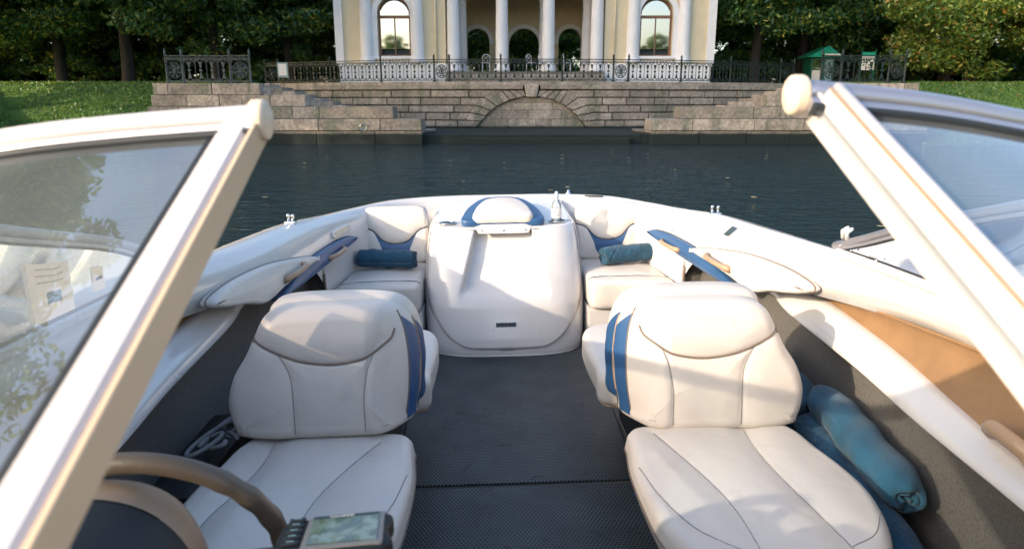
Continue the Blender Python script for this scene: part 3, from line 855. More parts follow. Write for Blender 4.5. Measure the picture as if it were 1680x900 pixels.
# white cafe chairs on the portico steps
def cafe_chair():
    c = empty('cafe_chair')
    V, Fc = merge([tube_geo([(-.2, -.18, 0), (-.19, -.17, .45)], .014, 6), tube_geo([(.2, -.18, 0), (.19, -.17, .45)], .014, 6), tube_geo([(-.2, .2, 0), (-.19, .18, .45)], .014, 6), tube_geo([(.2, .2, 0), (.19, .18, .45)], .014, 6)])
    pydata('legs', V, Fc, M['white'], c, True)
    V, Fc = lathe_geo([(.2, .45), (.22, .455), (.22, .475), (.19, .48)], 16); pydata('seat', V, Fc, M['white'], c)
    arch = [(-.2, .18, .46)] + [(-.21 * math.cos(t), .22, .72 + .2 * math.sin(t)) for t in np.linspace(0, math.pi, 11)] + [(.2, .18, .46)]
    P = [tube_geo(arch, .016, 6)]
    for s in (-1, 1):
        P.append(tube_geo([(s * .02, .2, .47), (s * .12, .21, .6), (s * .03, .22, .72), (s * .11, .22, .84)], .012, 6))
    V, Fc = merge(P); pydata('backrest', V, Fc, M['white'], c, True)
    return c
def copy_tree(o, parent=None):
    c = o.copy(); col.objects.link(c); c.parent = parent
    if parent: c.matrix_parent_inverse = o.matrix_parent_inverse.copy()
    for ch in o.children: copy_tree(ch, c)
    return c
proto = cafe_chair()
for i, (x, lab) in enumerate(((-2.15, 'white metal cafe chair behind the fence, leftmost in the portico'), (-1.15, 'white metal cafe chair just left of the portico\'s second column'), (.35, 'white metal cafe chair between the two middle portico columns, left one'), (1.0, 'white metal cafe chair beside the third portico column'), (2.3, 'white metal cafe chair on the right in the portico'))):
    o = proto if i == 0 else copy_tree(proto)
    o.location = (PX + x, PY - .25 if x > -1.8 and x < 0 or x > 0 else PY - .2, 3.03); o.rotation_euler = (0, 0, .4 * i)
    tag(o, lab, 'chair', 'cafe chairs in the portico')

# notice on the fence at left
nb = empty('notice_board', (-11.9, 36.9, 2.39)); tag(nb, 'pale blue notice plate hung on the left end of the iron fence', 'sign')
fix(box('board', -12.15, -11.6, 37.45, 37.48, 2.65, 3.4, M['bluegrey'], nb), nb); fix(box('sheet', -12.08, -11.67, 37.435, 37.448, 2.75, 3.33, M['paper'], nb), nb)
nb.location = (-11.9, 37.5, 2.39)
for c in nb.children: fix(c, nb)

# kiosk, park sign, globe lamp at right
ks = empty('kiosk', (18.6, 44, 2.36)); tag(ks, 'small ticket kiosk with bright green pitched roof among the trees', 'kiosk')
def kk(o): return fix(o, ks)
kk(box('wall', 17.9, 19.3, 43.4, 44.6, 2.3, 4.02, M['kgreen'], ks))
kk(box('window', 18.0, 18.55, 43.37, 43.40, 2.6, 3.25, M['paper'], ks)); kk(box('window', 18.0, 18.55, 43.37, 43.40, 3.3, 3.85, M['pane'], ks))
kk(box('window', 18.75, 19.2, 43.37, 43.40, 2.6, 3.85, M['bluegrey'], ks))
bm = bmesh.new()
V = [(17.55, 43.0, 4.0), (19.65, 43.0, 4.0), (19.65, 45, 4.0), (17.55, 45, 4.0), (18.85, 43.3, 4.65), (18.85, 44.7, 4.65)]
vv = [bm.verts.new(p) for p in V]
for f in ((0, 1, 4), (1, 2, 5, 4), (2, 3, 5), (3, 0, 4, 5), (0, 3, 2, 1)): bm.faces.new([vv[i] for i in f])
kk(link_bm('roof', bm, M['kroof'], ks))
kk(box('roof_sign', 18.5, 19.4, 42.93, 42.98, 4.03, 4.17, M['paper'], ks))
sg = empty('park_sign', (20.6, 42, 2.36)); tag(sg, 'white park sign with green header on posts right of the kiosk', 'sign')
def gg(o): return fix(o, sg)
for x in (20.2, 21.0): gg(box('post', x - .03, x + .03, 41.97, 42.03, 2.2, 4.35, M['kgreen'], sg))
gg(box('board', 20.235, 20.965, 41.98, 42.0, 3.2, 4.2, M['paper'], sg)); gg(box('header', 20.235, 20.965, 41.965, 41.978, 4.0, 4.2, M['kroof'], sg))
for k in range(4):
    for j in range(4):
        gg(box('print', 20.3 + j * .165, 20.3 + j * .165 + .11, 41.966, 41.979, 3.3 + k * .14, 3.38 + k * .14, M['kgreen'], sg)) if (k * 3 + j) % 4 else None
lp = empty('globe_lamp', (23.4, 45, 2.36)); tag(lp, 'park lamp with white globe in front of the turning maple', 'lamp')
V, Fc = lathe_geo([(.07, 0), (.05, .3), (.035, .5), (.03, 2.4), (.06, 2.45)], 10, (0, 0, 0)); pydata('pole', V, Fc, M['irongrey'], lp, True)
V, Fc = lathe_geo([(.22 * math.sin(t) + .001, 2.63 - .22 * math.cos(t)) for t in np.linspace(.1, 3.1, 12)], 16); pydata('globe', V, Fc, M['white'], lp, True)

# ------------------------------------------------------------------ trees
def crown_mesh(name, n, clumps, rx, rz, leaf, m, seed):
    g = np.random.default_rng(seed)
    # clump centres spread in the volume, leaning to the shell
    d = g.normal(size=(clumps, 3)); d /= np.linalg.norm(d, axis=1)[:, None]
    rad = g.uniform(.25, 1.0, clumps) ** .6
    C_ = d * rad[:, None] * np.array([rx, rx, rz])
    cr = g.uniform(.5, 1.15, clumps) * rx * .24
    k = g.integers(0, clumps, n)
    q = g.normal(size=(n, 3)); q /= np.linalg.norm(q, axis=1)[:, None]
    q *= (g.uniform(0, 1, n) ** .45)[:, None]
    P = C_[k] + q * cr[k][:, None] * np.array([1.25, 1.25, .62])
    s = leaf * g.uniform(.55, 1.35, n)
    # random leaf orientation, drooping
    nrm = g.normal(size=(n, 3)) + np.array([0, 0, 1.1]); nrm /= np.linalg.norm(nrm, axis=1)[:, None]
    t = np.cross(nrm, g.normal(size=(n, 3))); t /= np.linalg.norm(t, axis=1)[:, None]
    b = np.cross(nrm, t)
    V = np.empty((n, 4, 3))
    V[:, 0] = P - t * s[:, None]; V[:, 1] = P + b * s[:, None] * .45 + t * s[:, None] * .1; V[:, 2] = P + t * s[:, None]; V[:, 3] = P - b * s[:, None] * .45
    me = bpy.data.meshes.new(name)
    me.vertices.add(n * 4); me.loops.add(n * 4); me.polygons.add(n)
    me.vertices.foreach_set('co', V.reshape(-1)); me.loops.foreach_set('vertex_index', np.arange(n * 4, dtype=np.int32))
    me.polygons.foreach_set('loop_start', np.arange(0, n * 4, 4, dtype=np.int32))
    me.materials.append(m); me.update(); me.validate()
    return me
def trunk_mesh(h, r, seed, fork=0):
    g = random.Random(seed); P = []
    pts = [(0, 0, -.3)]; x = y = 0
    for i in range(1, 8):
        x += g.uniform(-.12, .12); y += g.uniform(-.12, .12); pts.append((x, y, h * i / 7))
    P.append(tube_geo(resample(pts, 14), np.linspace(1, .35, 14) ** 1.0 * r * np.where(np.arange(14) == 0, 1.35, 1), 10))
    for k in range(7):
        z0 = h * g.uniform(.35, .85); a = g.uniform(0, 6.28); L_ = g.uniform(1.8, 3.6)
        i = z0 / h * 7; b = pts[min(7, int(i))]
        e = [(b[0], b[1], z0), (b[0] + math.cos(a) * L_ * .4, b[1] + math.sin(a) * L_ * .4, z0 + L_ * .45), (b[0] + math.cos(a) * L_, b[1] + math.sin(a) * L_, z0 + L_ * .9)]
        P.append(tube_geo(resample(e, 5), np.linspace(r * .38, r * .1, 5), 6))
    V, Fc = merge(P)
    me = bpy.data.meshes.new('trunk'); me.from_pydata([tuple(v) for v in V], [], Fc); me.materials.append(M['bark'])
    me.polygons.foreach_set('use_smooth', [True] * len(me.polygons))
    return me
crowns = [crown_mesh('crown', 44000, 95, 5.2, 5.6, .145, M['leafdark'], s) for s in (1, 2, 3)]
goldc = crown_mesh('crown', 80000, 150, 4.9, 5.0, .115, M['leafgold'], 11)
bushm = crown_mesh('crown', 9000, 40, 2.4, 1.7, .15, M['leafdark'], 21)
trunks = [trunk_mesh(9.5, .33, s) for s in (1, 2, 3)]
def tree(x, y, label, group, k, s=1.0, cz=8.2, gold=False, tz=1.0, z=None, cs=(1, 1, 1)):
    zz = ground_h(x, y) if z is None else z
    t = empty('maple_tree' if gold else 'park_tree', (x, y, zz)); tag(t, label, 'tree', group)
    tr = bpy.data.objects.new('trunk', trunks[k % 3]); col.objects.link(tr); tr.parent = t; tr.scale = (s * tz, s * tz, s); tr.rotation_euler = (0, 0, k * 1.7)
    c = bpy.data.objects.new('crown', goldc if gold else crowns[k % 3]); col.objects.link(c); c.parent = t
    c.location = (0, 0, cz * s); c.scale = (s * cs[0], s * cs[1], s * cs[2]); c.rotation_euler = (0, 0, k * 2.1)
    return t
ORD = 'first second third fourth fifth sixth seventh eighth ninth tenth eleventh twelfth thirteenth fourteenth fifteenth sixteenth'.split()
def number(objs, fmt):
    for i, o in enumerate(sorted(objs, key=lambda o: o.location.x / o.location.y)): o['label'] = fmt % ORD[i]
def bush(x, y, s, k, label, group):
    t = empty('bush', (x, y, ground_h(x, y))); tag(t, label, 'bush', group); (BL if x < 0 else BR).append(t)
    c = bpy.data.objects.new('foliage', bushm); col.objects.link(c); c.parent = t; c.location = (0, 0, 1.1 * s); c.scale = (s, s, s); c.rotation_euler = (0, 0, k * 1.3)
L1 = 'park trees left of the pavilion'; L2 = 'park trees right of the pavilion'; L3 = 'trees behind the pavilion'
k = 0; TL = []; TR = []; TB = []; BL = []; BR = []
for x, y, s, cz in ((-30, 40, 1.1, 7.2), (-25.5, 41, 1.0, 7.4), (-21, 39.5, 1.05, 7.6), (-16.8, 41, 1.0, 7.6), (-13.4, 43.5, 1.0, 7.6), (-34, 36, 1.0, 7.6), (-28, 47, 1.1, 7.4), (-22, 48, 1.1, 7.2), (-17, 50, 1.1, 7.6), (-36, 48, 1.2, 7.0), (-12, 53, .95, 7.6), (-40, 42, 1.2, 7), (-26, 57, 1.2, 6.6), (-18, 60, 1.2, 6.8), (-33, 54, 1.2, 6.2), (-14, 47, .8, 6.4)):
    TL.append(tree(x, y, 'tree', L1, k, s, cz)); k += 1
for x, y, s, cz in ((14.5, 43, 1.0, 7.6), (18.5, 46.5, 1.1, 7.2), (22.5, 47.5, 1.1, 7.2), (27, 45, 1.1, 7.4), (31, 48, 1.2, 7.4), (16, 53, 1.1, 7.4), (23, 56, 1.2, 6.8), (34, 42, 1.1, 7.4), (38, 50, 1.2, 7), (29, 60, 1.3, 6.6), (12, 56, 1.0, 7.6)):
    TR.append(tree(x, y, 'tree', L2, k, s, cz)); k += 1
for x, y, s, cz in ((-6, 58, 1.1, 7.2), (0, 56, 1.1, 6.0), (6, 58, 1.1, 6.8), (3, 66, 1.2, 6), (-3, 67, 1.2, 6)):
    TB.append(tree(x, y, 'tree', L3, k, s, cz)); k += 1
tree(24.8, 39.0, 'yellow green maple with orange leaves overhanging the right bank', None, 1, 1.0, 5.6, gold=True, cs=(1.05, 1.0, 1.0))
tree(30.5, 37.0, 'turning maple at the far right edge behind the windscreen', None, 2, .9, 5.2, gold=True)
L4 = 'undergrowth along the left bank'; L5 = 'undergrowth along the right bank'
for i in range(16):
    bush(-42 + i * 2.1 + random.uniform(-.4, .4), 46.5 + random.uniform(-1, 5), random.uniform(.9, 1.35), i, 'dark shrub under the trees on the left bank', L4)
for i in range(14):
    bush(13 + i * 2.1 + random.uniform(-.4, .4), 48 + random.uniform(-1, 5), random.uniform(.9, 1.35), i, 'dark shrub under the trees on the right bank', L5)
number(TL, 'dark leafy park tree, %s from the left on the bank left of the pavilion')
number(TR, 'dark leafy park tree, %s from the pavilion on the right bank')
number(TB, 'shady tree behind the portico arches, %s from the left')
number(BL, 'dark shrub under the left bank trees, %s from the left')
number(BR, 'dark shrub under the right bank trees, %s from the pavilion')
# grove added on the near left bank (outside the frame) to shade the pavilion and wall
L6 = 'added shade trees on the near left bank'
for i, (x, y) in enumerate(((-34.5, 29), (-32.5, 24.5), (-29.5, 20.5), (-26.5, 17), (-24, 13.5), (-21.5, 10), (-40, 33), (-38, 21), (-33, 14))):
    tree(x, y, 'tall unseen tree added on the near left bank to shade the pavilion', L6, i, 1.55, 9.6, cs=(1, 1, .95))
L7 = 'trees on the bank behind the boat'
for i in range(16):
    tree(-56 + i * 7.2, -44 + (i % 3) * 4 - (6 if i < 6 else 0), 'leafy tree on the far bank ahead of the bow', L7, i, .62, 7.6)
L8 = 'trees on the right bank near the boat'
for i in range(6):
    tree(34 + (i % 2) * 5, -16 + i * 7.5, 'leafy tree on the right bank beside the river', L8, i, 1.1, 7.8)
# ================================================================== THE BOAT (boat frame: x across, y towards the stern, z up from the sole)
boat = empty('motorboat', (0.11, 0, 0), (0, R(-0.852), R(2.06)))
tag(boat, 'white open motorboat with cream and blue seats, seen from the windscreen towards the stern', 'boat')
def B(name, parent=None, label=None):
    e = empty(name, parent=parent or boat)
    if label: e['label'] = label
    return e
def mir(P, sx): P = np.array(P, float); P[..., 0] *= sx; return P

# ---- cushions: closed outline (u,v) extruded along h with rolled edges and a crowned face
class Cushion:
    def __init__(s, name, outline, h0, h1, r, fmap, m, parent, N=150, rings=26, crown=.012, disp=None, catm=True, rb=None, ybulge=0, arcn=7, inset=None):
        O = catmull(outline, N, True) if catm else resample(outline, N, True)
        # orientation
        A = 0.5 * np.sum(O[:, 0] * np.roll(O[:, 1], -1) - np.roll(O[:, 0], -1) * O[:, 1])
        if A < 0: O = O[::-1]
        T = np.roll(O, -1, 0) - np.roll(O, 1, 0); T /= np.linalg.norm(T, axis=1)[:, None]
        Nn = np.stack([T[:, 1], -T[:, 0]], 1)
        rb = r if rb is None else rb
        lay = []
        for a in np.linspace(0, math.pi / 2, 4): lay.append((O - Nn * rb * (1 - math.sin(a)), h0 + rb * (1 - math.cos(a))))
        hs = h1 - r
        for f in (.33, .66):
            hh = h0 + rb + (hs - h0 - rb) * f; lay.append((O + Nn * ybulge * math.sin(math.pi * f), hh))
        for a in np.linspace(0, math.pi / 2, arcn + 1): lay.append((O - Nn * r * (1 - math.cos(a)), hs + r * math.sin(a)))
        I = O - Nn * r
        # smooth the inset outline a little so tight corners don't fold
        for _ in range(10): I = .25 * np.roll(I, 1, 0) + .5 * I + .25 * np.roll(I, -1, 0)
        c = I.mean(0)
        for k in range(1, rings):
            q = 1 - k / rings; q = q
            lay.append((c + (I - c) * q, h1 + crown * (1 - q ** 2.2)))
        UV = np.stack([l[0] for l in lay]); H = np.stack([np.full(N, l[1]) for l in lay])
        nl = len(lay); topn = 6
        if disp is not None:
            w = np.zeros(nl); w[6:] = 1; w[6:9] = (.2, .5, .8)
            H = H + disp(UV[..., 0], UV[..., 1]) * w[:, None]
        c2 = (c[0], c[1]); hc = h1 + crown + (float(disp(np.array([c[0]]), np.array([c[1]]))[0]) if disp else 0)
        pts = [fmap(u, v, h) for u, v, h in zip(UV.ravel(), UV[..., 1].ravel(), H.ravel())] if False else [fmap(UV[i, j, 0], UV[i, j, 1], H[i, j]) for i in range(nl) for j in range(N)]
        pts.append(fmap(c[0], c[1], hc))
        V, Fc = grid_geo(np.array(pts[:-1]).reshape(nl, N, 3), True)
        V = list(map(tuple, V)) + [tuple(pts[-1])]
        Fc = list(Fc) + [tuple(range(N))[::-1]] + [((nl - 1) * N + j, (nl - 1) * N + (j + 1) % N, nl * N) for j in range(N)]
        s.V, s.F, s.fmap, s.N, s.nl = V, Fc, fmap, N, nl
        s.edge = np.array(pts[:-1]).reshape(nl, N, 3)
        s.obj = pydata(name, V, Fc, m, parent, True)
        s.bvh = BVHTree.FromPolygons(V, Fc)
        s.parent = parent
        s.h1 = h1
    def drape(s, uv, off=.0015):
        out = []
        for u, v in uv:
            a = Vector(s.fmap(u, v, s.h1 + .2)); b = Vector(s.fmap(u, v, s.h1 - .3)); d = (b - a).normalized()
            h = s.bvh.ray_cast(a, d)
            if h[0] is None:
                n = s.bvh.find_nearest(Vector(s.fmap(u, v, s.h1 - .01))); p = n[0]
            else: p = h[0]
            out.append(p - d * off)
        return np.array(out)
    def line(s, name, uv, r, m, n=60, off=.0008, ext=True):
        P = s.drape(catmull(uv, n), off); return tube(name, P, r, m, s.parent, 6)
    def patch(s, name, lo, hi, m, n=40, k=8, off=.0018):
        a = catmull(lo, n); b = catmull(hi, n)
        rows = [s.drape(a * (1 - t) + b * t, off) for t in np.linspace(0, 1, k)]
        V, Fc = grid_geo(np.stack(rows)); return pydata(name, V, Fc, m, s.parent, True)
    def shoot(s, pts, d, off=.0018):
        out = []; d = Vector(d).normalized()
        for p in pts:
            p = Vector(p); h = s.bvh.ray_cast(p, d)
            q = h[0] if h[0] is not None else s.bvh.find_nearest(p)[0]
            out.append(q - d * off)
        return np.array(out)

def seam_disp(lines, depth=.006, sig=.010, puff=.010, psig=.05):
    S = [catmull(l, 60) for l in lines]
    def f(u, v):
        u = np.asarray(u); v = np.asarray(v); d = np.full(u.shape, 9.)
        for L_ in S:
            for p in L_: d = np.minimum(d, np.hypot(u - p[0], v - p[1]))
        return -depth * np.exp(-(d / sig) ** 2) - puff * np.exp(-(d / psig) ** 2)
    return f

# ---- hull and liner stations (right side): A below water, B rub rail, C rim outside, D rim top, E coaming edge, F lip
ST = [
 [(0, 5.26, -.5), (0, 5.34, .3), (0, 5.27, .72), (0, 5.22, .80), (0, 5.17, .822), (0, 5.12, .822), (0, 5.06, .80), (0, 5.04, .62), (0, 5.03, .2)],
 [(.45, 5.24, -.5), (.46, 5.31, .3), (.46, 5.24, .72), (.46, 5.19, .80), (.455, 5.14, .822), (.45, 5.09, .822), (.45, 5.03, .80), (.45, 5.01, .62), (.45, 5.0, .2)],
 [(.80, 5.02, -.5), (.84, 5.12, .3), (.82, 5.06, .72), (.80, 5.01, .80), (.785, 4.97, .822), (.765, 4.925, .822), (.74, 4.87, .79), (.72, 4.84, .62), (.71, 4.82, .2)],
 [(1.0, 4.62, -.5), (1.07, 4.70, .3), (1.04, 4.67, .72), (1.01, 4.65, .80), (.98, 4.63, .824), (.945, 4.61, .824), (.91, 4.57, .79), (.90, 4.55, .62), (.89, 4.53, .2)],
 [(1.10, 4.22, -.5), (1.19, 4.27, .3), (1.16, 4.26, .73), (1.13, 4.25, .815), (1.105, 4.24, .838), (1.06, 4.22, .840), (1.005, 4.20, .775), (1.0, 4.18, .66), (1.0, 4.17, .2)],
 [(1.15, 3.74, -.5), (1.27, 3.75, .32), (1.25, 3.75, .77), (1.22, 3.745, .85), (1.195, 3.74, .876), (1.15, 3.735, .878), (1.055, 3.72, .80), (1.04, 3.71, .66), (1.045, 3.71, .618)],
 [(1.17, 3.2, -.5), (1.31, 3.2, .34), (1.30, 3.2, .79), (1.27, 3.2, .87), (1.243, 3.2, .896), (1.19, 3.2, .90), (1.095, 3.2, .835), (1.065, 3.2, .70), (1.07, 3.2, .618)],
 [(1.17, 2.7, -.5), (1.34, 2.7, .36), (1.33, 2.7, .80), (1.30, 2.7, .885), (1.27, 2.7, .915), (1.22, 2.7, .922), (1.14, 2.75, .85), (1.125, 2.75, .735), (1.20, 2.75, .72)],
 [(1.17, 2.2, -.5), (1.37, 2.2, .38), (1.37, 2.2, .82), (1.345, 2.2, .905), (1.315, 2.2, .935), (1.23, 2.2, .945), (1.195, 2.2, .90), (1.222, 2.2, .785), (1.33, 2.2, .78)],
 [(1.15, 1.6, -.5), (1.38, 1.6, .40), (1.385, 1.6, .84), (1.36, 1.6, .92), (1.33, 1.6, .95), (1.235, 1.6, .955), (1.20, 1.6, .91), (1.228, 1.6, .828), (1.34, 1.6, .82)],
 [(1.05, .9, -.5), (1.33, .9, .42), (1.36, .9, .86), (1.33, .9, .94), (1.30, .9, .97), (1.21, .9, .975), (1.17, .9, .93), (1.205, .9, .845), (1.30, .9, .84)],
 [(.85, .2, -.5), (1.2, .2, .44), (1.26, .2, .88), (1.23, .2, .96), (1.2, .2, .99), (1.10, .2, .995), (1.05, .2, .95), (1.07, .2, .86), (1.09, .2, .855)],
 [(.5, -.7, -.5), (.86, -.75, .46), (.95, -.75, .90), (.92, -.74, .98), (.89, -.72, 1.01), (.79, -.66, 1.015), (.74, -.62, .97), (.74, -.6, .6), (.74, -.58, .4)],
 [(.2, -1.4, -.5), (.42, -1.62, .48), (.49, -1.66, .92), (.47, -1.62, 1.0), (.45, -1.58, 1.03), (.38, -1.48, 1.035), (.35, -1.42, .99), (.35, -1.4, .6), (.35, -1.38, .4)],
 [(0, -1.6, -.5), (0, -1.95, .5), (0, -2.0, .94), (0, -1.95, 1.02), (0, -1.9, 1.05), (0, -1.8, 1.055), (0, -1.74, 1.0), (0, -1.7, .6), (0, -1.68, .4)],
]
STf = ST + [[(-p[0], p[1], p[2]) for p in s] for s in ST[-2::-1]][:-1]
Sx = np.array(STf)
def loop_loft(name, idx, m, sub=10):
    n = len(Sx); cols = []
    for k in idx:
        P = Sx[:, k]; out = []
        for i in range(n):
            a, b, c, d = P[i - 1], P[i], P[(i + 1) % n], P[(i + 2) % n]
            for f in np.arange(sub) / sub:
                out.append(0.5 * ((2 * b) + (c - a) * f + (2 * a - 5 * b + 4 * c - d) * f * f + (3 * b - 3 * c + d - a) * f ** 3))
        cols.append(out)
    A = np.array(cols)          # k x n
    V, Fc = grid_geo(A, True)
    return pydata(name, V, Fc, m, boat, True)
def dense(cols):     # insert rounding between given columns
    return cols
loop_loft('hull', [0, 1, 2], M['gel'])
loop_loft('coaming', [2, 3, 4, 5, 6, 7, 8], M['gel'])
ofs = Sx[:, 2].copy(); ctr = np.array([0, 1.6, 0])
rr = []
n = len(ofs)
for i in range(n):
    a, b, c, d = ofs[i - 1], ofs[i], ofs[(i + 1) % n], ofs[(i + 2) % n]
    for f in np.arange(8) / 8: rr.append(0.5 * ((2 * b) + (c - a) * f + (2 * a - 5 * b + 4 * c - d) * f * f + (3 * b - 3 * c + d - a) * f ** 3))
rr.append(rr[0])
tube('rub_rail', rr, .022, M['steel'], boat, 8, cap=False)

# sole, carpeted sides
fl = []
for y in np.linspace(-1.4, 5.0, 30):
    hw = float(np.interp(y, [-1.4, -.6, .2, .9, 3.4, 4.5, 5.0], [.35, .7, 1.0, 1.12, 1.2, .88, .6]))
    fl.append([(-hw, y, -.002), (hw, y, -.002)])
V, Fc = grid_geo(np.array(fl)); pydata('sole', V, Fc, M['carpet'], boat, recalc=False)
for sx in (-1, 1):
    rows = []
    for y in np.linspace(.0, 3.9, 24):
        xo = float(np.interp(y, [0, .9, 1.6, 3.0, 3.5, 3.9], [1.02, 1.18, 1.235, 1.24, 1.2, 1.14]))
        rows.append([(sx * (xo - .07), y, -.002), (sx * (xo - .03), y, .25), (sx * (xo - .0), y, .655)])
    V, Fc = grid_geo(np.array(rows)); pydata('side_carpet', V, Fc, M['carpet'], boat, True)
    box('side_bulkhead', *sorted((sx * 1.035, sx * 1.22)), 3.87, 3.90, 0, .70, M['carpet'], boat)
    # inner side wall beside the corner seat with a rolled forward edge
    rows = []
    for y, x in ((3.86, 1.02), (3.95, 1.02), (4.12, 1.005), (4.35, .965), (4.58, .905)):
        rows.append([(sx * x, y, 0), (sx * (x - .0), y, .3), (sx * (x + .003), y, .55), (sx * (x + .022), y, .66)])
    V, Fc = grid_geo(np.array([[*r_] for r_ in rows])); pydata('inner_side', V, Fc, M['gel'], boat, True)
    P = [(sx * 1.025, 3.855, 0), (sx * 1.025, 3.85, .35), (sx * 1.026, 3.85, .50), (sx * 1.027, 3.852, .56)]
    tube('trim_edge', catmull(P, 24), .009, M['pipe'], boat, 8)
    # ledge band and recessed tan panel
    low = [(1.150, 3.06, .648), (1.187, 3.0, .625), (1.160, 2.76, .612), (1.125, 2.15, .612), (1.082, 1.74, .615), (1.05, 1.29, .62), (1.0, .8, .625), (.93, .2, .64)]
    up = [(1.165, 3.07, .672), (1.21, 3.02, .69), (1.238, 2.72, .712), (1.205, 2.12, .70), (1.155, 1.72, .685), (1.125, 1.42, .67), (1.085, .95, .665), (1.0, .2, .675)]
    if True:
        L_, U_ = spl(low, 60), spl(up, 60)
        rows = []
        for a, b in zip(L_, U_):
            d = b - a; rows.append([a + np.array([.06, 0, -.012]), a + np.array([.012, 0, -.006]), a + np.array([.0, 0, .008]), a + d * .3 + np.array([-.003, 0, .010]), a + d * .8 + np.array([-.002, 0, .010]), b + np.array([.006, 0, .0]), b + np.array([.05, 0, -.01])])
        A = mir(rows, sx); V, Fc = grid_geo(A); pydata('inner_liner_band', V, Fc, M['gel'], boat, True)
        tu = [(1.235, 2.74, .735), (1.215, 2.40, .765), (1.215, 2.12, .792), (1.222, 1.72, .822), (1.222, 1.42, .835), (1.20, .95, .845), (1.07, .2, .86)]
        up2 = up[2:] if len(up[2:]) == 6 else up[2:]
        ua = spl(up[2:], 50); ta = spl([tu[0], tu[2], tu[3], tu[4], tu[5], tu[6]], 50)
        rows = [[a + np.array([.012, 0, -.006]), a + np.array([.030, 0, .01]), a * .5 + b * .5 + np.array([.035, 0, 0]), b + np.array([.024, 0, -.012]), b + np.array([.010, 0, .006])] for a, b in zip(ua, ta)]
        A = mir(rows, sx); V, Fc = grid_geo(A); pydata('side_pocket_panel', V, Fc, M['tanpanel'], boat, True)
        tube('pocket_lip', mir([b + np.array([.008, 0, .004]) for b in ta], sx), .006, M['tanpanel'], boat, 6)

# ---- mats
for y0, y1, xa, xb in ((2.515, 3.99, -.50, .50), (1.0, 2.485, -.52, .52)):
    nx = 2
    bm = bmesh.new(); bx(bm, xa, xb, y0, y1, 0.0, .008)
    o = link_bm('floor_mat', bm, M['mat'])
    o.parent = None; o.matrix_world = boat.matrix_basis.copy()
    o.location = boat.matrix_basis @ Vector((0, 0, .001))
    tag(o, 'black honeycomb rubber mat ' + ('between the rear seat cushions and the engine box' if y0 > 2 else 'nearest the camera between the front seats'), 'mat', 'honeycomb mats on the boat floor')

# ---- engine box
eb = B('engine_box')
Zs = [0, .03, .12, .30, .45, .60, .69, .725, .738, .74]
hw = [.470, .485, .497, .505, .500, .490, .480, .470, .455, .42]
yf = [3.95, 3.935, 3.95, 4.00, 4.06, 4.14, 4.20, 4.23, 4.25, 4.285]
secs = []
for z, w, y in zip(Zs, hw, yf):
    sec = []
    yb = 5.15
    for t in np.linspace(-1, 1, 61):
        x = w * math.copysign(1, t) * (1 - (1 - abs(t)) ** 1.6) if abs(t) > .5 else None
        ang = t * math.pi / 2
        xx = w * math.copysign(abs(math.sin(ang)) ** .62, ang); yy = y + .34 * (1 - abs(math.cos(ang)) ** .62)
        sec.append((xx, yy, z))
    sec = [(-w, yb, z)] + sec + [(w, yb, z)]
    secs.append(sec)
def ebox_front(x, z):
    w = np.interp(z, Zs, hw); y = np.interp(z, Zs, yf)
    s = min(1, abs(x) / w); ang = math.asin(min(1, s ** (1 / .62))) if s < 1 else math.pi / 2
    return y + .34 * (1 - abs(math.cos(ang)) ** .62)
A = np.array(secs)
A2 = np.stack([spl(A[:, k], 60) for k in range(A.shape[1])], 1)
# close the top
last = A2[-1]
cap_rows = [last]
for q in (.9, .6, .3, 0): cap_rows.append(np.stack([last[:, 0] * 1.0, last[:, 1] * q + 5.15 * (1 - q), last[:, 2] + .0 * last[:, 0]], 1))
A3 = A2.copy()
for i in range(A3.shape[0]):
    for j in range(1, A3.shape[1] - 1):
        x_, y_, z_ = A3[i, j]
        if z_ < .728:
            hwid = np.interp(z_, [.38, .74], [.29, .19]); A3[i, j, 1] += .12 / (1 + math.exp((abs(x_) - hwid) / .012)) / (1 + math.exp((.365 - z_) / .01))
V, Fc = grid_geo(np.concatenate([A3, np.array(cap_rows[1:])]))
pydata('housing', V, Fc, M['gel'], eb, True)
tube('base_bead', [(p[0] * 1.012, p[1] - .008, .012) for p in A[0]], .009, M['gel'], eb, 6)

# hatch face with recessed footwell
def recess(u, v):
    u = np.asarray(u); v = np.asarray(v)
    hwid = np.interp(v, [.38, .74], [.262, .165])
    sx_ = 1 / (1 + np.exp((np.abs(u) - hwid) / .005)); sv = 1 / (1 + np.exp((.385 - v) / .012))
    return -.090 * sx_ * sv
out = [(-.452, .725), (-.468, .60), (-.478, .45), (-.468, .33), (-.42, .215), (-.34, .12), (-.25, .075), (-.12, .062), (.0, .06), (.12, .062), (.25, .075), (.34, .12), (.42, .215), (.468, .33), (.478, .45), (.468, .60), (.452, .725)]
def hatch_geo():
    # grid in z and normalised width
    zz = np.concatenate([np.linspace(.06, .10, 8)[:-1], np.linspace(.10, .36, 30)[:-1], np.linspace(.36, .42, 24)[:-1], np.linspace(.42, .728, 40)])
    oo = catmull(out, 400)
    zl_ = oo[:200]; rows = []
    tt = np.sin(np.linspace(-1, 1, 221) * math.pi / 2) * .35 + np.linspace(-1, 1, 221) * .65
    for z in zz:
        w = max(.02, float(np.interp(z, [p[1] for p in zl_[::-1]], [-p[0] for p in zl_[::-1]])))
        row = []
        for t in tt:
            x = w * t; e = min(w * (1 - abs(t)), z - .055 + .003)
            rise = .022 * min(1, max(0, e) / .02) ** .5
            y = ebox_front(x, z) - rise - float(recess(x, z))
            row.append((x, y, z))
        rows.append(row)
    return np.array(rows)
HG = hatch_geo()
V, Fc = grid_geo(HG); pydata('hatch', V, Fc, M['gel'], eb, True)
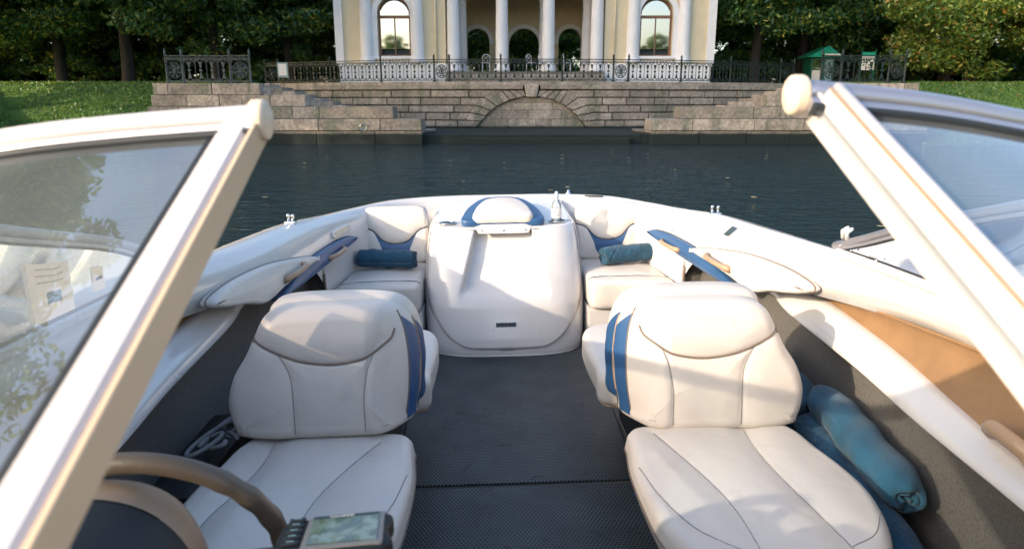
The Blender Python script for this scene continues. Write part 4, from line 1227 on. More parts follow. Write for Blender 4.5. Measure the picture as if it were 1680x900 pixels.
edge = [tuple(HG[i, 0]) for i in range(len(HG) - 1, -1, -1)] + [tuple(p) for p in HG[0]] + [tuple(HG[i, -1]) for i in range(len(HG))]
edge = resample(edge, 160)
tube('hatch_seal', [(p[0] * 1.006, p[1] + .004, p[2] - .002) for p in edge], .0045, M['stitch'], eb, 6)
# chrome emblem plate
em = B('emblem', eb)
em.matrix_world = Matrix.Identity(4)
yb_ = ebox_front(.0, .205) - .022
box('badge_plate', -.060, .060, yb_ - .006, yb_ + .004, .191, .219, M['chrome'], eb, .002)
for k in range(5):
    o = box('badge_mark', -.0055, .0055, yb_ - .0075, yb_ - .006, -.010, .010, M['ink'], eb); o.location = (-.044 + k * .022, 0, .205); o.rotation_euler = (0, .55, 0)
bpy.data.objects.remove(em)
# top moulding behind the cushion
def deck(u, v, h): return (u, v, h)
Cushion('top_moulding', [(-.45, 4.40), (-.44, 4.9), (-.36, 5.04), (.36, 5.04), (.44, 4.9), (.45, 4.40), (.3, 4.36), (0, 4.35), (-.3, 4.36)], .69, .742, .03, lambda u, v, h: (u, v, h + max(0, (v - 4.48)) * .12), M['gel'], eb, crown=.004, rings=8)
ts = .155
def ramp(u, v, h): return (u, 4.30 + v * .92, .740 + v * .13 + h)
cb = Cushion('head_cushion_blue', [(-.250, -.01), (-.250, .14), (-.215, .32), (-.14, .50), (-.06, .55), (.06, .55), (.14, .50), (.215, .32), (.250, .14), (.250, -.01), (.1, -.025), (-.1, -.025)], 0, .045, .014, ramp, M['blue'], eb, crown=.012, rings=12)
cw = Cushion('head_cushion', [(-.180, -.02), (-.180, .10), (-.155, .24), (-.10, .37), (0, .41), (.10, .37), (.155, .24), (.180, .10), (.180, -.02), (.07, -.032), (-.07, -.032)], .02, .078, .02, ramp, M['vinyl'], eb, crown=.012, rings=12)
fl_ = Cushion('snap_flap', [(-.165, .752), (.165, .752), (.168, .735), (.155, .715), (.13, .709), (-.13, .709), (-.155, .715), (-.168, .735)], 0, .006, .003, lambda u, v, h: (u, ebox_front(u, v) - .006 - h - .00, v), M['vinyl'], eb, crown=0, rings=5)
for x in (-.135, .0, .135):
    V, Fc = lathe_geo([(.0085, 0), (.0085, .003), (.005, .006), (.001, .0065)], 12); o = pydata('snap', V, Fc, M['chrome'], eb, True); o.location = (x, ebox_front(x, .725) - .012, .725); o.rotation_euler = (R(90), 0, 0)
# cup holders
for sx in (-1, 1):
    ch = B('cup_holder', eb)
    V, Fc = tube_geo([(sx * .352 + .052 * math.cos(a), 4.40 + .052 * math.sin(a), .748) for a in np.linspace(0, 2 * math.pi, 33)], .0035, 8, False); pydata('rim', V, Fc, M['chrome'], ch, True)
    V, Fc = lathe_geo([(.050, .7485), (.049, .7475), (.047, .7475), (.001, .7473)], 32, (sx * .352, 4.40, 0)); pydata('well', V, Fc, M['ink'], ch, True)

# ---- water bottle
bt = empty('water_bottle'); bt.matrix_world = boat.matrix_basis @ Matrix.Translation((.345, 4.40, .7488))
tag(bt, 'small clear plastic water bottle with white label standing in the right cup holder', 'bottle')
V, Fc = lathe_geo([(.028, 0), (.032, .004), (.032, .055), (.0315, .058), (.0315, .085), (.031, .095), (.026, .112), (.016, .128), (.0125, .134), (.0125, .148)], 28); pydata('bottle_body', V, Fc, M['pet'], bt, True)
V, Fc = lathe_geo([(.0335, .022), (.0336, .024), (.0336, .078), (.0335, .08)], 28); V = V; Fc = Fc[:-2]; pydata('label_band', V, Fc, M['paper'], bt, True)
for z, w in ((.055, .018), (.046, .010), (.036, .022)):
    a = [(-.034 * math.sin(q), -.0342 * math.cos(q), z) for q in np.linspace(-w / .068, w / .068, 6)]
    V, Fc = grid_geo(np.array([[(p[0], p[1], p[2]), (p[0], p[1], p[2] + .005)] for p in a])); pydata('label_print', V, Fc, M['ink'] if z < .04 else M['bluegrey'], bt, recalc=False)
V, Fc = lathe_geo([(.0145, .148), (.0148, .150), (.0148, .163), (.011, .166), (.011, .178), (.008, .186), (.001, .187)], 20); pydata('cap', V, Fc, mat('pale_blue_cap', (.45, .55, .66), .35), bt, True)

# ---- corner seats
for sx in (-1, 1):
    cs = B('corner_seat', label='corner stern seat %s of the engine box, cream with blue chevron' % ('left' if sx < 0 else 'right'))
    fm = lambda u, v, h, sx=sx: (sx * u, 4.66 + .18 * (v - .5) - h - .0 * u, v)
    lines = [[(.50, .692), (.56, .670), (.62, .610), (.68, .590), (.74, .590), (.80, .612), (.86, .672), (.92, .692)]]
    bk_ = Cushion('backrest', [(.515, .46), (.50, .55), (.495, .70), (.505, .790), (.55, .820), (.70, .823), (.88, .818), (.93, .788), (.94, .70), (.93, .55), (.905, .46), (.70, .45)], 0, .11, .032, fm, M['vinyl'], cs, disp=seam_disp(lines, puff=.006, psig=.03))
    bk_.line('piping', lines[0], .0045, M['darkpipe'])
    bk_.patch('blue_chevron', [(.563, .664), (.62, .605), (.68, .585), (.74, .585), (.80, .607), (.857, .664)], [(.572, .654), (.610, .575), (.645, .500), (.775, .500), (.81, .575), (.848, .654)], M['blue'])
    fm = lambda u, v, h, sx=sx: (sx * u, v, h)
    ln = [[(.50, 4.09), (.60, 4.085), (.8, 4.08), (1.02, 4.05)]]
    st_ = Cushion('seat_cushion', [(.50, 4.58), (.505, 4.2), (.51, 4.02), (.55, 3.975), (.70, 3.965), (.96, 3.93), (1.005, 3.96), (.99, 4.15), (.93, 4.52), (.70, 4.60)], .27, .455, .035, fm, M['vinyl'], cs, disp=seam_disp(ln, puff=.004), crown=.012)
    st_.line('piping', [(.51, 4.09), (.60, 4.085), (.8, 4.08), (1.0, 4.05)], .003, M['darkpipe'])
    box('seat_base', *sorted((sx * .50, sx * .90)), 4.01, 4.9, 0, .268, M['gel'], cs, .01)

# ---- side bolsters with grab handles
def handle(name, a, b, up, rise, parent, r=.0125):
    a, b, up = map(np.array, (a, b, up)); P = []
    for t in np.linspace(0, 1, 17):
        P.append(a + (b - a) * t + up * rise * (1 - abs(2 * t - 1) ** 4))
    rad = np.array([r * (1.25 if abs(2 * t - 1) > .8 else 1.0) for t in np.linspace(0, 1, 17)])
    return tube(name, P, rad, M['tan'], parent, 10)
for sx in (-1, 1):
    # everything here lies flush on the inner wall: outline in (y, z), thickness inwards
    def wx(y): return float(np.interp(y, [2.4, 2.7, 3.2, 3.7, 4.1, 4.5], [1.13, 1.10, 1.055, 1.03, 1.0, .93]))
    def fm(u, v, h, sx=sx): return (sx * (wx(u) + .17 * (v - .68) - h), u, v)
    side = 'left' if sx < 0 else 'right'
    bo = B('side_bolster', label='slim blue side bolster with grab handle on the %s inner wall' % side)
    bl = Cushion('bolster', [(4.40, .668), (4.34, .688), (4.22, .700), (3.98, .706), (3.68, .704), (3.32, .680), (3.14, .655), (3.06, .640), (3.14, .632), (3.39, .625), (3.76, .622), (4.07, .630), (4.30, .645), (4.38, .655)], -.03, .022, .016, fm, M['blue'], bo, crown=.006, rings=8)
    E_ = bl.edge[4]; tube('piping', np.vstack([E_, E_[:1]]), .003, M['darkpipe'], bo, 6, cap=False)
    handle('grab_handle', fm(4.12, .655, .018), fm(3.84, .655, .018), (-sx, 0, .25), .042, bo)
    pd = B('side_pad', label='cream side pad with taupe grab handle on the %s inner wall' % side)
    pc = Cushion('pad', [(3.68, .700), (3.52, .738), (3.33, .770), (3.05, .808), (2.76, .822), (2.58, .814), (2.50, .797), (2.515, .772), (2.62, .742), (2.76, .712), (2.87, .678), (2.97, .672), (3.12, .684), (3.32, .690), (3.58, .690)], -.03, .040, .020, fm, M['vinyl'], pd, crown=.010, rings=10)
    E_ = pc.edge[4]; tube('piping', np.vstack([E_, E_[:1]]), .0035, M['pipe'], pd, 6, cap=False)
    handle('grab_handle', fm(3.38, .728, .042), fm(3.10, .722, .042), (-sx, 0, .3), .042, pd, .014)
    sl = B('slot_light')
    Cushion('bezel', [(4.33, .722), (4.10, .722), (4.07, .745), (4.10, .768), (4.33, .768), (4.36, .745)], -.03, .006, .004, fm, M['gel'], sl, crown=0, rings=5)
    Cushion('lens', [(4.30, .733), (4.13, .733), (4.115, .745), (4.13, .757), (4.30, .757), (4.315, .745)], -.0, .009, .002, fm, M['cap'], sl, crown=0, rings=4)
    # mooring cleat on the rim
    cl = B('cleat')
    bm_ = [(.0, .0)]
    for dx in (-.014, .014):
        V, Fc = merge([lathe_geo([(.009, 0), (.007, .02), (.010, .034), (.007, .042), (.001, .044)], 10, (sx * 1.165 + dx, 3.78 - dx * .6, .878))]); pydata('horn', V, Fc, M['chrome'], cl, True)
    box('cleat_base', *sorted((sx * 1.135, sx * 1.195)), 3.755, 3.805, .872, .882, M['chrome'], cl, .003)
# warning label on right coaming
box('warning_label', -.02, .02, -.0009, .0, -.032, .032, M['ink'], boat).matrix_basis = Matrix.Translation((1.105, 3.36, .856)) @ Matrix.Rotation(R(-78), 4, 'Z') @ Matrix.Rotation(R(-52), 4, 'X')
# stern light and vent on the transom
V, Fc = lathe_geo([(.02, 0), (.02, .01), (.011, .02), (.011, .035), (.001, .038)], 12, (.50, 5.10, .82)); pydata('stern_fitting', V, Fc, M['chrome'], boat, True)
Cushion('transom_vent', [(.62, 4.985), (.72, 4.94), (.715, 4.93), (.615, 4.975)], .82, .829, .002, lambda u, v, h: (u, v, h), M['black'], boat, crown=0, rings=3)

# ---- back-to-back seats
for sx in (-1, 1):
    lab = 'left back-to-back lounge seat behind the steering wheel' if sx < 0 else 'right back-to-back lounge seat beside the rolled towels'
    s_ = B('lounge_seat', label=lab)
    LEAN = .24; Y0 = 2.07; TH = .15
    dz = .012 if sx < 0 else 0
    fm = lambda u, v, h, sx=sx: (sx * (u + .084 * (min(TH, max(0, h)) / TH) * min(1, max(0, (.50 - u) / .15))), Y0 + LEAN * (v - .47) + (TH - h) + .02 * max(0, (u - .64) / .3) ** 2 + .05 * max(0, (.64 - u) / .3) ** 2, v + dz)
    ol = [(.360, .432), (.328, .49), (.315, .60), (.322, .70), (.345, .78), (.390, .825), (.46, .845), (.61, .850), (.76, .845), (.825, .820), (.862, .76), (.895, .69), (.938, .62), (.957, .54), (.935, .46), (.89, .43), (.62, .425)]
    pip = [(.368, .738), (.42, .718), (.50, .688), (.60, .674), (.70, .686), (.79, .715), (.865, .748)]
    sm1 = [(.455, .706), (.490, .645), (.505, .57), (.505, .45)]
    sm2 = [(.775, .708), (.740, .645), (.730, .57), (.730, .45)]
    seam = seam_disp([pip, sm1, sm2], depth=.0045, sig=.008, puff=.007, psig=.035)
    def dsp(u, v, f=seam):
        c = .012 * np.exp(-((u - .615) / .11) ** 2) * (1 / (1 + np.exp((v - .68) / .02)))
        t = .004 / (1 + np.exp(-(v - .725) / .02))
        return f(u, v) - c + t
    bk1 = Cushion('backrest', ol, 0, TH, .052, fm, M['vinyl'], s_, N=190, rings=42, crown=.016, disp=dsp, arcn=10)
    bk1.line('piping', [(.372, .760), (.385, .735)] + pip[1:-1] + [(.872, .752)], .0042, M['pipe'], 80)
    bk1.line('seam', sm1, .0016, M['stitch'], 50, off=.0); bk1.line('seam', sm2, .0016, M['stitch'], 50, off=.0)
    # blue inboard flank of the front backrest
    rows = []
    for v in np.linspace(.452, .795, 26):
        t = (v - .452) / (.795 - .452); wid = math.sin(math.pi * min(1, t * .62 + .30)) ** .6
        lo_, hi_ = .146 - .004 * t, .146 - .136 * wid * (1 - t ** 5)
        rows.append([Vector(fm(.20, v, lo_ + (hi_ - lo_) * q)) for q in np.linspace(0, 1, 8)])
    hits = np.array([bk1.shoot(r_, (sx, 0, 0)) for r_ in rows])
    V, Fc = grid_geo(hits); pydata('blue_side_panel', V, Fc, M['blue'], s_, True)
    # piping that runs down the inboard edge on both sides of the blue panel
    P = bk1.shoot([Vector(fm(.20, v, .147 - .006 * (v - .478))) for v in np.linspace(.47, .81, 40)], (sx, 0, 0), .001); tube('piping', P, .0028, M['pipe'], s_, 6)
    P = bk1.shoot([Vector(fm(.20, v, .012)) for v in np.linspace(.47, .84, 40)], (sx, 0, 0), .001); tube('piping', P, .0028, M['tan'], s_, 6)
    # aft backrest
    fa = lambda u, v, h, sx=sx: (sx * (u + .06 * (1 - min(.15, max(0, h)) / .15) * min(1, max(0, (.50 - u) / .15))), 2.49 - .20 * (v - .47) + h - .15, v)
    ol2 = [(.36, .40), (.325, .52), (.318, .64), (.335, .77), (.38, .838), (.46, .862), (.62, .868), (.77, .862), (.835, .836), (.86, .77), (.90, .62), (.90, .5), (.86, .40), (.62, .39)]
    bk2 = Cushion('rear_backrest', ol2, 0, .15, .05, fa, M['vinyl'], s_, N=150, rings=16, crown=.012)
    rows = []
    for v in np.linspace(.42, .77, 24):
        t = (v - .42) / .35; rows.append([Vector(fa(.20, v, .025 + q * .125 * math.sin(math.pi * (.25 + .72 * t)) ** .5)) for q in np.linspace(0, 1, 7)])
    hits = np.array([bk2.shoot(r_, (sx, 0, 0)) for r_ in rows]); V, Fc = grid_geo(hits); pydata('blue_side_panel', V, Fc, M['blue'], s_, True)
    P = bk2.shoot([Vector(fa(.20, v, .026)) for v in np.linspace(.41, .82, 40)], (sx, 0, 0), .001); tube('piping', P, .0028, M['tan'], s_, 6)
    # front cushion
    fc = lambda u, v, h, sx=sx: (sx * u, v, h)
    olc = [(.352, 2.06), (.338, 1.93), (.338, 1.75), (.352, 1.58), (.40, 1.455), (.47, 1.415), (.64, 1.395), (.80, 1.41), (.88, 1.455), (.935, 1.56), (.968, 1.70), (.965, 1.83), (.94, 1.97), (.92, 2.09), (.86, 2.16), (.62, 2.18), (.42, 2.16), (.36, 2.12)]
    s1 = [(.50, 2.09), (.475, 1.92), (.48, 1.75), (.515, 1.58), (.555, 1.45)] if sx > 0 else [(.455, 2.09), (.52, 1.92), (.575, 1.76), (.60, 1.62), (.605, 1.45)]
    s2 = [(.74, 2.09), (.725, 1.95), (.73, 1.80), (.755, 1.62), (.79, 1.45)] if sx > 0 else [(.80, 2.09), (.795, 1.95), (.82, 1.80), (.86, 1.66), (.865, 1.50)]
    s3 = [(.352, 1.90), (.375, 1.72), (.43, 1.56), (.52, 1.47), (.60, 1.44)]
    s4 = [(.79, 1.47), (.86, 1.50), (.93, 1.60)]
    if sx > 0: s1 = [(.44, 2.09), (.475, 1.95), (.52, 1.78), (.55, 1.62), (.56, 1.45)]
    ck = Cushion('seat_cushion', olc, .30, .437, .045, fc, M['vinyl'], s_, N=190, rings=42, crown=.020, disp=seam_disp([s1, s2, s3], depth=.004, sig=.009, puff=.012, psig=.05), arcn=10, ybulge=.004)
    for q in (s1, s2, s3, s4): ck.line('seam', q, .0015, M['stitch'], 60, off=.0)
    E_ = ck.edge[5]; tube('piping', np.vstack([E_, E_[:1]]) + np.array([0, 0, -.012]), .0045, M['pipe'] if sx > 0 else M['pipe'], s_, 6, cap=False)
    # blue valance under the cushion and pedestal
    olv = [(.43, 2.06), (.43, 1.75), (.44, 1.58), (.46, 1.455), (.64, 1.42), (.86, 1.46), (.93, 1.60), (.95, 1.80), (.90, 2.04), (.84, 2.09), (.42, 2.09)]
    Cushion('valance', olv, .20, .303, .02, fc, M['blue'], s_, crown=0, rings=3)
    box('pedestal', *sorted((sx * .52, sx * .88)), 1.60, 3.1, .0, .22, M['black'], s_, .02)
    # rear cushion
    olr = [(.36, 2.58), (.342, 2.72), (.334, 2.95), (.342, 3.12), (.385, 3.22), (.50, 3.265), (.68, 3.27), (.84, 3.25), (.90, 3.16), (.92, 2.95), (.91, 2.70), (.88, 2.54), (.62, 2.52)]
    cr_ = Cushion('rear_seat_cushion', olr, .29, .435, .04, fc, M['vinyl'], s_, N=130, rings=12, crown=.02)
    E_ = cr_.edge[1]; tube('piping', np.vstack([E_, E_[:1]]), .004, M['tan'], s_, 6, cap=False)

# ---- helm dash, steering wheel, chart plotter
for sx in (-1, 1):
    Cushion('dashboard', [(sx * .33, -.1), (sx * .335, .35), (sx * .36, .60), (sx * .60, .66), (sx * .95, .62), (sx * 1.10, .40), (sx * 1.02, .0), (sx * .6, -.2)], .35, .98, .05, lambda u, v, h: (u, v, h), M['gel'], boat, crown=.02, rings=8)
    Cushion('dash_pad', [(sx * .38, .45), (sx * .40, .64), (sx * .62, .72), (sx * .92, .66), (sx * .98, .45), (sx * .6, .35)], .86, .995, .03, lambda u, v, h: (u, v, h - (v - .4) * .1), M['tan'], boat, crown=.01, rings=8)
sw = B('steering_wheel')
C0 = np.array([-.610, .985, .835]); nrm = np.array([0, .94, .34]); nrm /= np.linalg.norm(nrm); ux = np.array([1., 0, 0]); uy = np.cross(nrm, ux) * -1
if uy[2] < 0: uy = -uy
RW = .182
P = [C0 + RW * (math.cos(t) * ux + math.sin(t) * uy) for t in np.linspace(0, 2 * math.pi, 97)]
rad = np.array([.0158 + .0012 * math.cos(t * 22) * (1 if abs(math.sin(t)) < .8 else .0) for t in np.linspace(0, 2 * math.pi, 97)])
tube('rim', P, rad, M['wheel'], sw, 14, cap=False)
for ang in (-12, 192, 90 + 180):
    t = R(ang); e = C0 + RW * (math.cos(t) * ux + math.sin(t) * uy); c = C0 - nrm * .035
    V, Fc = tube_geo(resample([c, c * .5 + e * .5 - nrm * .012, e], 9), np.linspace(.030, .014, 9), 10, True, .5); pydata('spoke', V, Fc, M['wheel'], sw, True)
V, Fc = lathe_geo([(.055, -.06), (.066, -.045), (.068, -.02), (.055, .0), (.02, .008), (.001, .009)], 28); o = pydata('hub', V, Fc, M['wheel'], sw, True); o.matrix_basis = Matrix.Translation(Vector(C0)) @ Vector(nrm).to_track_quat('Z', 'Y').to_matrix().to_4x4()
# instrument pod (brown shell with dark front)
pod = B('instrument_pod')
sec = []
for y, w, h, zb in ((.50, .17, .16, .80), (.72, .18, .185, .80), (.86, .178, .190, .80), (.90, .176, .188, .80), (.935, .155, .165, .81)):
    r_ = []
    for t in np.linspace(0, math.pi, 31):
        r_.append((-.675 + w * math.copysign(abs(math.cos(t)) ** .7, math.cos(t)), y, zb + h * math.sin(t) ** .8))
    sec.append(r_)
loft('pod_hood', sec[2:], M['tan'], pod, 20); loft('pod_body', [[(x, y, z - .002) for x, y, z in s] for s in sec[:3]], M['black'], pod, 20)

gp = B('chart_plotter')
# screen leans back facing the helm, so the lettering is upside down from the bow
gc = Vector((-.325, .880, .922))
gc = Vector((-.318, .880, .912))
G = Matrix.Translation(gc) @ Matrix.Rotation(math.pi + R(6), 4, 'Z') @ Matrix.Rotation(R(7), 4, 'X') @ Matrix.Scale(.88, 4)
def gpart(o): o.matrix_basis = G; return o
gpart(Cushion('case', [(-.082, -.055), (.060, -.055), (.085, -.040), (.088, .02), (.074, .055), (-.082, .055), (-.086, .0)], -.035, .0, .008, lambda u, v, h: (u, v, h), M['black'], gp, crown=0, rings=4, N=100).obj)
gpart(Cushion('bezel', [(-.080, -.053), (.044, -.053), (.046, .053), (-.080, .053)], -.006, .004, .003, lambda u, v, h: (u, v, h), mat('grey_plotter_bezel', (.20, .19, .18), .35), gp, crown=0, rings=3, catm=False, N=80).obj)
def screen_mat():
    m = mat('lcd_screen', (.02, .03, .02), .05, spec=.9); nt = m.node_tree; b = nt.nodes['Principled BSDF']; N = nt.nodes.new; L = nt.links.new
    tc = N('ShaderNodeTexCoord'); n = N('ShaderNodeTexNoise'); n.inputs['Scale'].default_value = 38; n.inputs['Detail'].default_value = 6; L(tc.outputs['Object'], n.inputs[0])
    rp = N('ShaderNodeValToRGB'); e = rp.color_ramp.elements; e[0].position = .44; e[0].color = (.045, .075, .05, 1); e[1].position = .58; e[1].color = (.16, .21, .17, 1)
    x = e.new(.5); x.color = (.10, .12, .05, 1)
    L(n.outputs[0], rp.inputs[0]); L(rp.outputs[0], b.inputs['Base Color']); return m
gpart(box('screen', -.070, .036, -.038, .044, .003, .0055, screen_mat(), gp))
gpart(box('screen_mask', -.070, .036, -.049, -.0385, .003, .0053, M['ink'], gp))
fc_ = bpy.data.curves.new('brand', 'FONT'); fc_.body = 'GARMIN'; fc_.size = .0105; fc_.align_x = 'CENTER'; fc_.extrude = .0002
to = bpy.data.objects.new('brand_lettering', fc_); col.objects.link(to); to.parent = gp; to.matrix_basis = G @ Matrix.Translation((-.01, -.0470, .0057)); fc_.materials.append(M['paper'])
dg = bpy.context.evaluated_depsgraph_get(); me = bpy.data.meshes.new_from_object(to.evaluated_get(dg)); nb_ = bpy.data.objects.new('lettering', me); col.objects.link(nb_); nb_.parent = gp; nb_.matrix_basis = to.matrix_basis.copy(); bpy.data.objects.remove(to)
for i in range(5):
    gpart(Cushion('button', [(.052, .034 - i * .019), (.074, .034 - i * .019), (.076, .028 - i * .019), (.074, .022 - i * .019), (.052, .022 - i * .019), (.050, .028 - i * .019)], 0, .004, .0015, lambda u, v, h: (u, v, h), M['rubber'], gp, crown=.001, rings=3, N=30).obj)
    gpart(box('button_print', .057, .069, .0265 - i * .019, .0295 - i * .019, .0048, .0055, M['bluegrey'], gp))
tube('bracket', [gc + Vector((0, .0, -.03)), gc + Vector((-.02, -.06, -.08)), gc + Vector((-.06, -.22, -.06))], .014, M['black'], gp, 8)

# ---- windscreen
def channel(name, P, w, h, wdir, m, parent, n=None):
    """rectangular section with small chamfers swept along P; wdir = direction of the w axis"""
    P = np.array(P, float); T = np.gradient(P, axis=0); T /= np.linalg.norm(T, axis=1)[:, None]
    rows = []
    for p, t in zip(P, T):
        a = np.array(wdir, float); a -= t * np.dot(a, t); a /= np.linalg.norm(a); b = np.cross(t, a)
        c = min(w, h) * .18; sec_ = []
        for sx_, sy_ in ((-1, -1), (1, -1), (1, 1), (-1, 1)):
            q = [(sx_ * (w / 2 - c), sy_ * h / 2), (sx_ * w / 2, sy_ * (h / 2 - c))]
            if sx_ * sy_ > 0: q = q[::-1]
            sec_ += q
        rows.append([p + a * u + b * v for u, v in sec_])
    V, Fc = grid_geo(np.array(rows), True); k = len(rows[0]); L_ = len(rows)
    Fc = list(Fc) + [tuple(range(k))[::-1], tuple((L_ - 1) * k + i for i in range(k))]
    return pydata(name, V, Fc, m, parent)
for sx in (-1, 1):
    ws = B('windscreen', label='%s windscreen panel with pale metal frame' % ('left' if sx < 0 else 'right'))
    xt = .338 if sx < 0 else .268; zt = 1.484 if sx < 0 else 1.502; xp = .350 if sx < 0 else .294
    # top rail, corner, and side rail down to the tip
    top = [(xt, .80, zt), (xt + .14, .80, zt - .008), (xt + .28, .80, zt - .022), (.80, .83, 1.43), (1.02, .98, 1.385), (1.14, 1.25, 1.33), (1.195, 1.62, 1.235), (1.20, 2.04, 1.11), (1.20, 2.30, 1.02), (1.20, 2.50, .955)]
    if sx > 0: top[1:4] = [(xt + .14, .80, zt - .016), (xt + .28, .80, zt - .042), (.80, .83, 1.415)]
    if sx < 0: top[6:8] = [(1.20, 1.62, 1.225), (1.20, 2.04, 1.115)]
    bot = [(xt, -.17, 1.03), (xt + .16, -.16, 1.03), (.62, -.12, 1.03), (.85, .05, 1.02), (1.03, .35, 1.0), (1.13, .75, .985), (1.195, 1.25, .972), (1.205, 1.74, .962), (1.205, 2.15, .955), (1.20, 2.46, .948)]
    top = spl(top, 90); bot = spl(bot, 90)
    T_ = mir(top, sx); B_ = mir(bot, sx)
    tube('top_rail', T_ + np.array([0, 0, .004]), .0135, M['aluw'] if sx < 0 else M['alu'], ws, 14)
    ins_ = [t + (b - t) / np.linalg.norm(b - t) * .0225 for t, b in zip(T_, B_)]
    dirv = np.array([0, -.87, -.45])
    channel('top_channel', ins_, .014, .015, (0, -.87, -.48), M['aluw'] if sx < 0 else M['alu'], ws)
    ins2 = [t + (b - t) / np.linalg.norm(b - t) * .034 for t, b in zip(T_, B_)]
    channel('gasket', ins2, .008, .014, (0, -.87, -.48), M['rubber'], ws)
    ins4 = [t + (b - t) / np.linalg.norm(b - t) * .0148 for t, b in zip(T_, B_)]
    channel('rail_groove', ins4, .004, .012, (0, -.87, -.48), M['rubber'], ws)
    channel('bottom_channel', B_ + np.array([0, 0, -.006]), .030, .034, (0, 0, 1), M['aluw'], ws)
    ins3 = [b + (t - b) / np.linalg.norm(b - t) * min(.024, .4 * np.linalg.norm(t - b)) for t, b in zip(T_, B_)]
    channel('gasket', ins3, .006, .010, (0, 0, 1), M['rubber'], ws)
    g0 = [t + (b - t) * .03 for t, b in zip(T_, B_)]; g1 = [t + (b - t) * .985 for t, b in zip(T_, B_)]
    rows = np.array([[a + (b - a) * q for q in np.linspace(0, 1, 5)] for a, b in zip(g0, g1)])
    V, Fc = grid_geo(rows[:50]); pydata('glass_pane', V, Fc, M['glass'], ws, True)
    V, Fc = grid_geo(rows[49:]); pydata('side_glass_pane', V, Fc, M['sideglass'], ws, True)
    # inner post beside the walk-through
    p0 = np.array([sx * xp, .80, zt - .002]); p1 = np.array([sx * xp, -.17, 1.028])
    dn = (p1 - p0) / np.linalg.norm(p1 - p0); nr = np.cross(dn, [1, 0, 0]); nr /= np.linalg.norm(nr)
    if nr[2] < 0: nr = -nr
    # outer face member (white), inner face member (tan liner, bounce warmth in its colour at left) and gasket
    pp = [p0 + dn * .004, p1]
    nface = 14
    wf = .034
    PP = resample(pp, 6)
    channel('post', PP + np.array([sx * (.009 if sx < 0 else .006), 0, 0]) - nr * .006, .034 if sx < 0 else .026, .030 if sx < 0 else .036, (1, 0, 0), M['aluw'], ws)
    channel('post_liner', PP + np.array([-sx * .0125, 0, 0]) - nr * (.007 if sx < 0 else .010), .005, .032 if sx < 0 else .040, (1, 0, 0), M['liner'] if sx < 0 else M['aluw'], ws)
    if sx > 0: tube('post_bead', PP + np.array([sx * .010, 0, 0]) + nr * .0125, .0065, M['aluw'], ws, 10)
    if sx > 0: channel('post_groove', PP + np.array([sx * .0005, 0, 0]) + nr * .0122, .004, .003, (1, 0, 0), M['tan'], ws)
    channel('gasket', PP + np.array([sx * (.031 if sx < 0 else .026), 0, 0]) - nr * .004, .010, .010, (1, 0, 0), M['rubber'], ws)
    # plastic end cap at the corner
    capm = Cushion('end_cap', [(.020 * math.cos(t), .020 * math.sin(t)) for t in np.linspace(0, 2 * math.pi, 17)[:-1]], 0, .020, .006, lambda u, v, h, sx=sx, xt=xt, zt=zt: (sx * (xt + (.010 if sx < 0 else .004) - h), .80 + u * 1.1, zt + .000 + v * 1.12), M['cap'], ws, crown=.004, rings=4, N=40)
    # latch block at the aft tip
    lt = B('latch', ws) if False else None
    for dy in (0, .028):
        V, Fc = tube_geo([(sx * 1.19, 2.40 + dy, 1.0), (sx * 1.185, 2.395 + dy, 1.028), (sx * 1.19, 2.37 + dy, 1.045)], [.008, .009, .006], 8); pydata('latch', V, Fc, M['gel'], ws, True)
    for y in (2.44, 2.36, 2.2):
        V, Fc = lathe_geo([(.006, 0), (.006, .002), (.003, .005), (.001, .0055)], 10, (sx * 1.187, y, .968)); pydata('screw', V, Fc, M['chrome'], ws, True)
    if sx < 0:
        # stickers on the side glass, each thin sheet lying on the pane
        def on_side(y, t, off=.004):
            i = int(np.argmin(np.abs(T_[45:, 1] - y))) + 45; j = int(np.argmin(np.abs(B_[45:, 1] - y))) + 45
            p = T_[i] + (B_[j] - T_[i]) * t; return (p[0] + off, y, p[2])
        def sheet(name, y0, y1, t0, t1, m, off):
            A = np.array([[on_side(y, t, off) for t in np.linspace(t0, t1, 3)] for y in np.linspace(y0, y1, 4)]); V, Fc = grid_geo(A); return pydata(name, V, Fc, m, ws, recalc=False)
        sheet('sticker', 1.66, 1.83, .30, .92, M['stickerp'], .004)
        sheet('sticker_print', 1.72, 1.78, .62, .75, M['bluegrey'], .006)
        for k in range(3): sheet('sticker_print', 1.69, 1.80, .36 + k * .07, .375 + k * .07, M['cap'], .006)
        sheet('round_sticker', 1.93, 1.985, .42, .80, M['stickerp'], .004)
        sheet('sticker_print', 1.94, 1.975, .58, .63, M['ink'], .006)
    else:
        sh = box('sticker', -.0006, .0, -.03, .03, -.008, .008, M['paper'], ws); sh.location = (sx * 1.186, 2.27, .956)

# grab handle at far right of the tan pocket
handle('grab_handle', (1.12, 1.50, .71), (1.12, 1.36, .70), (-.6, 0, .6), .05, boat, .018)

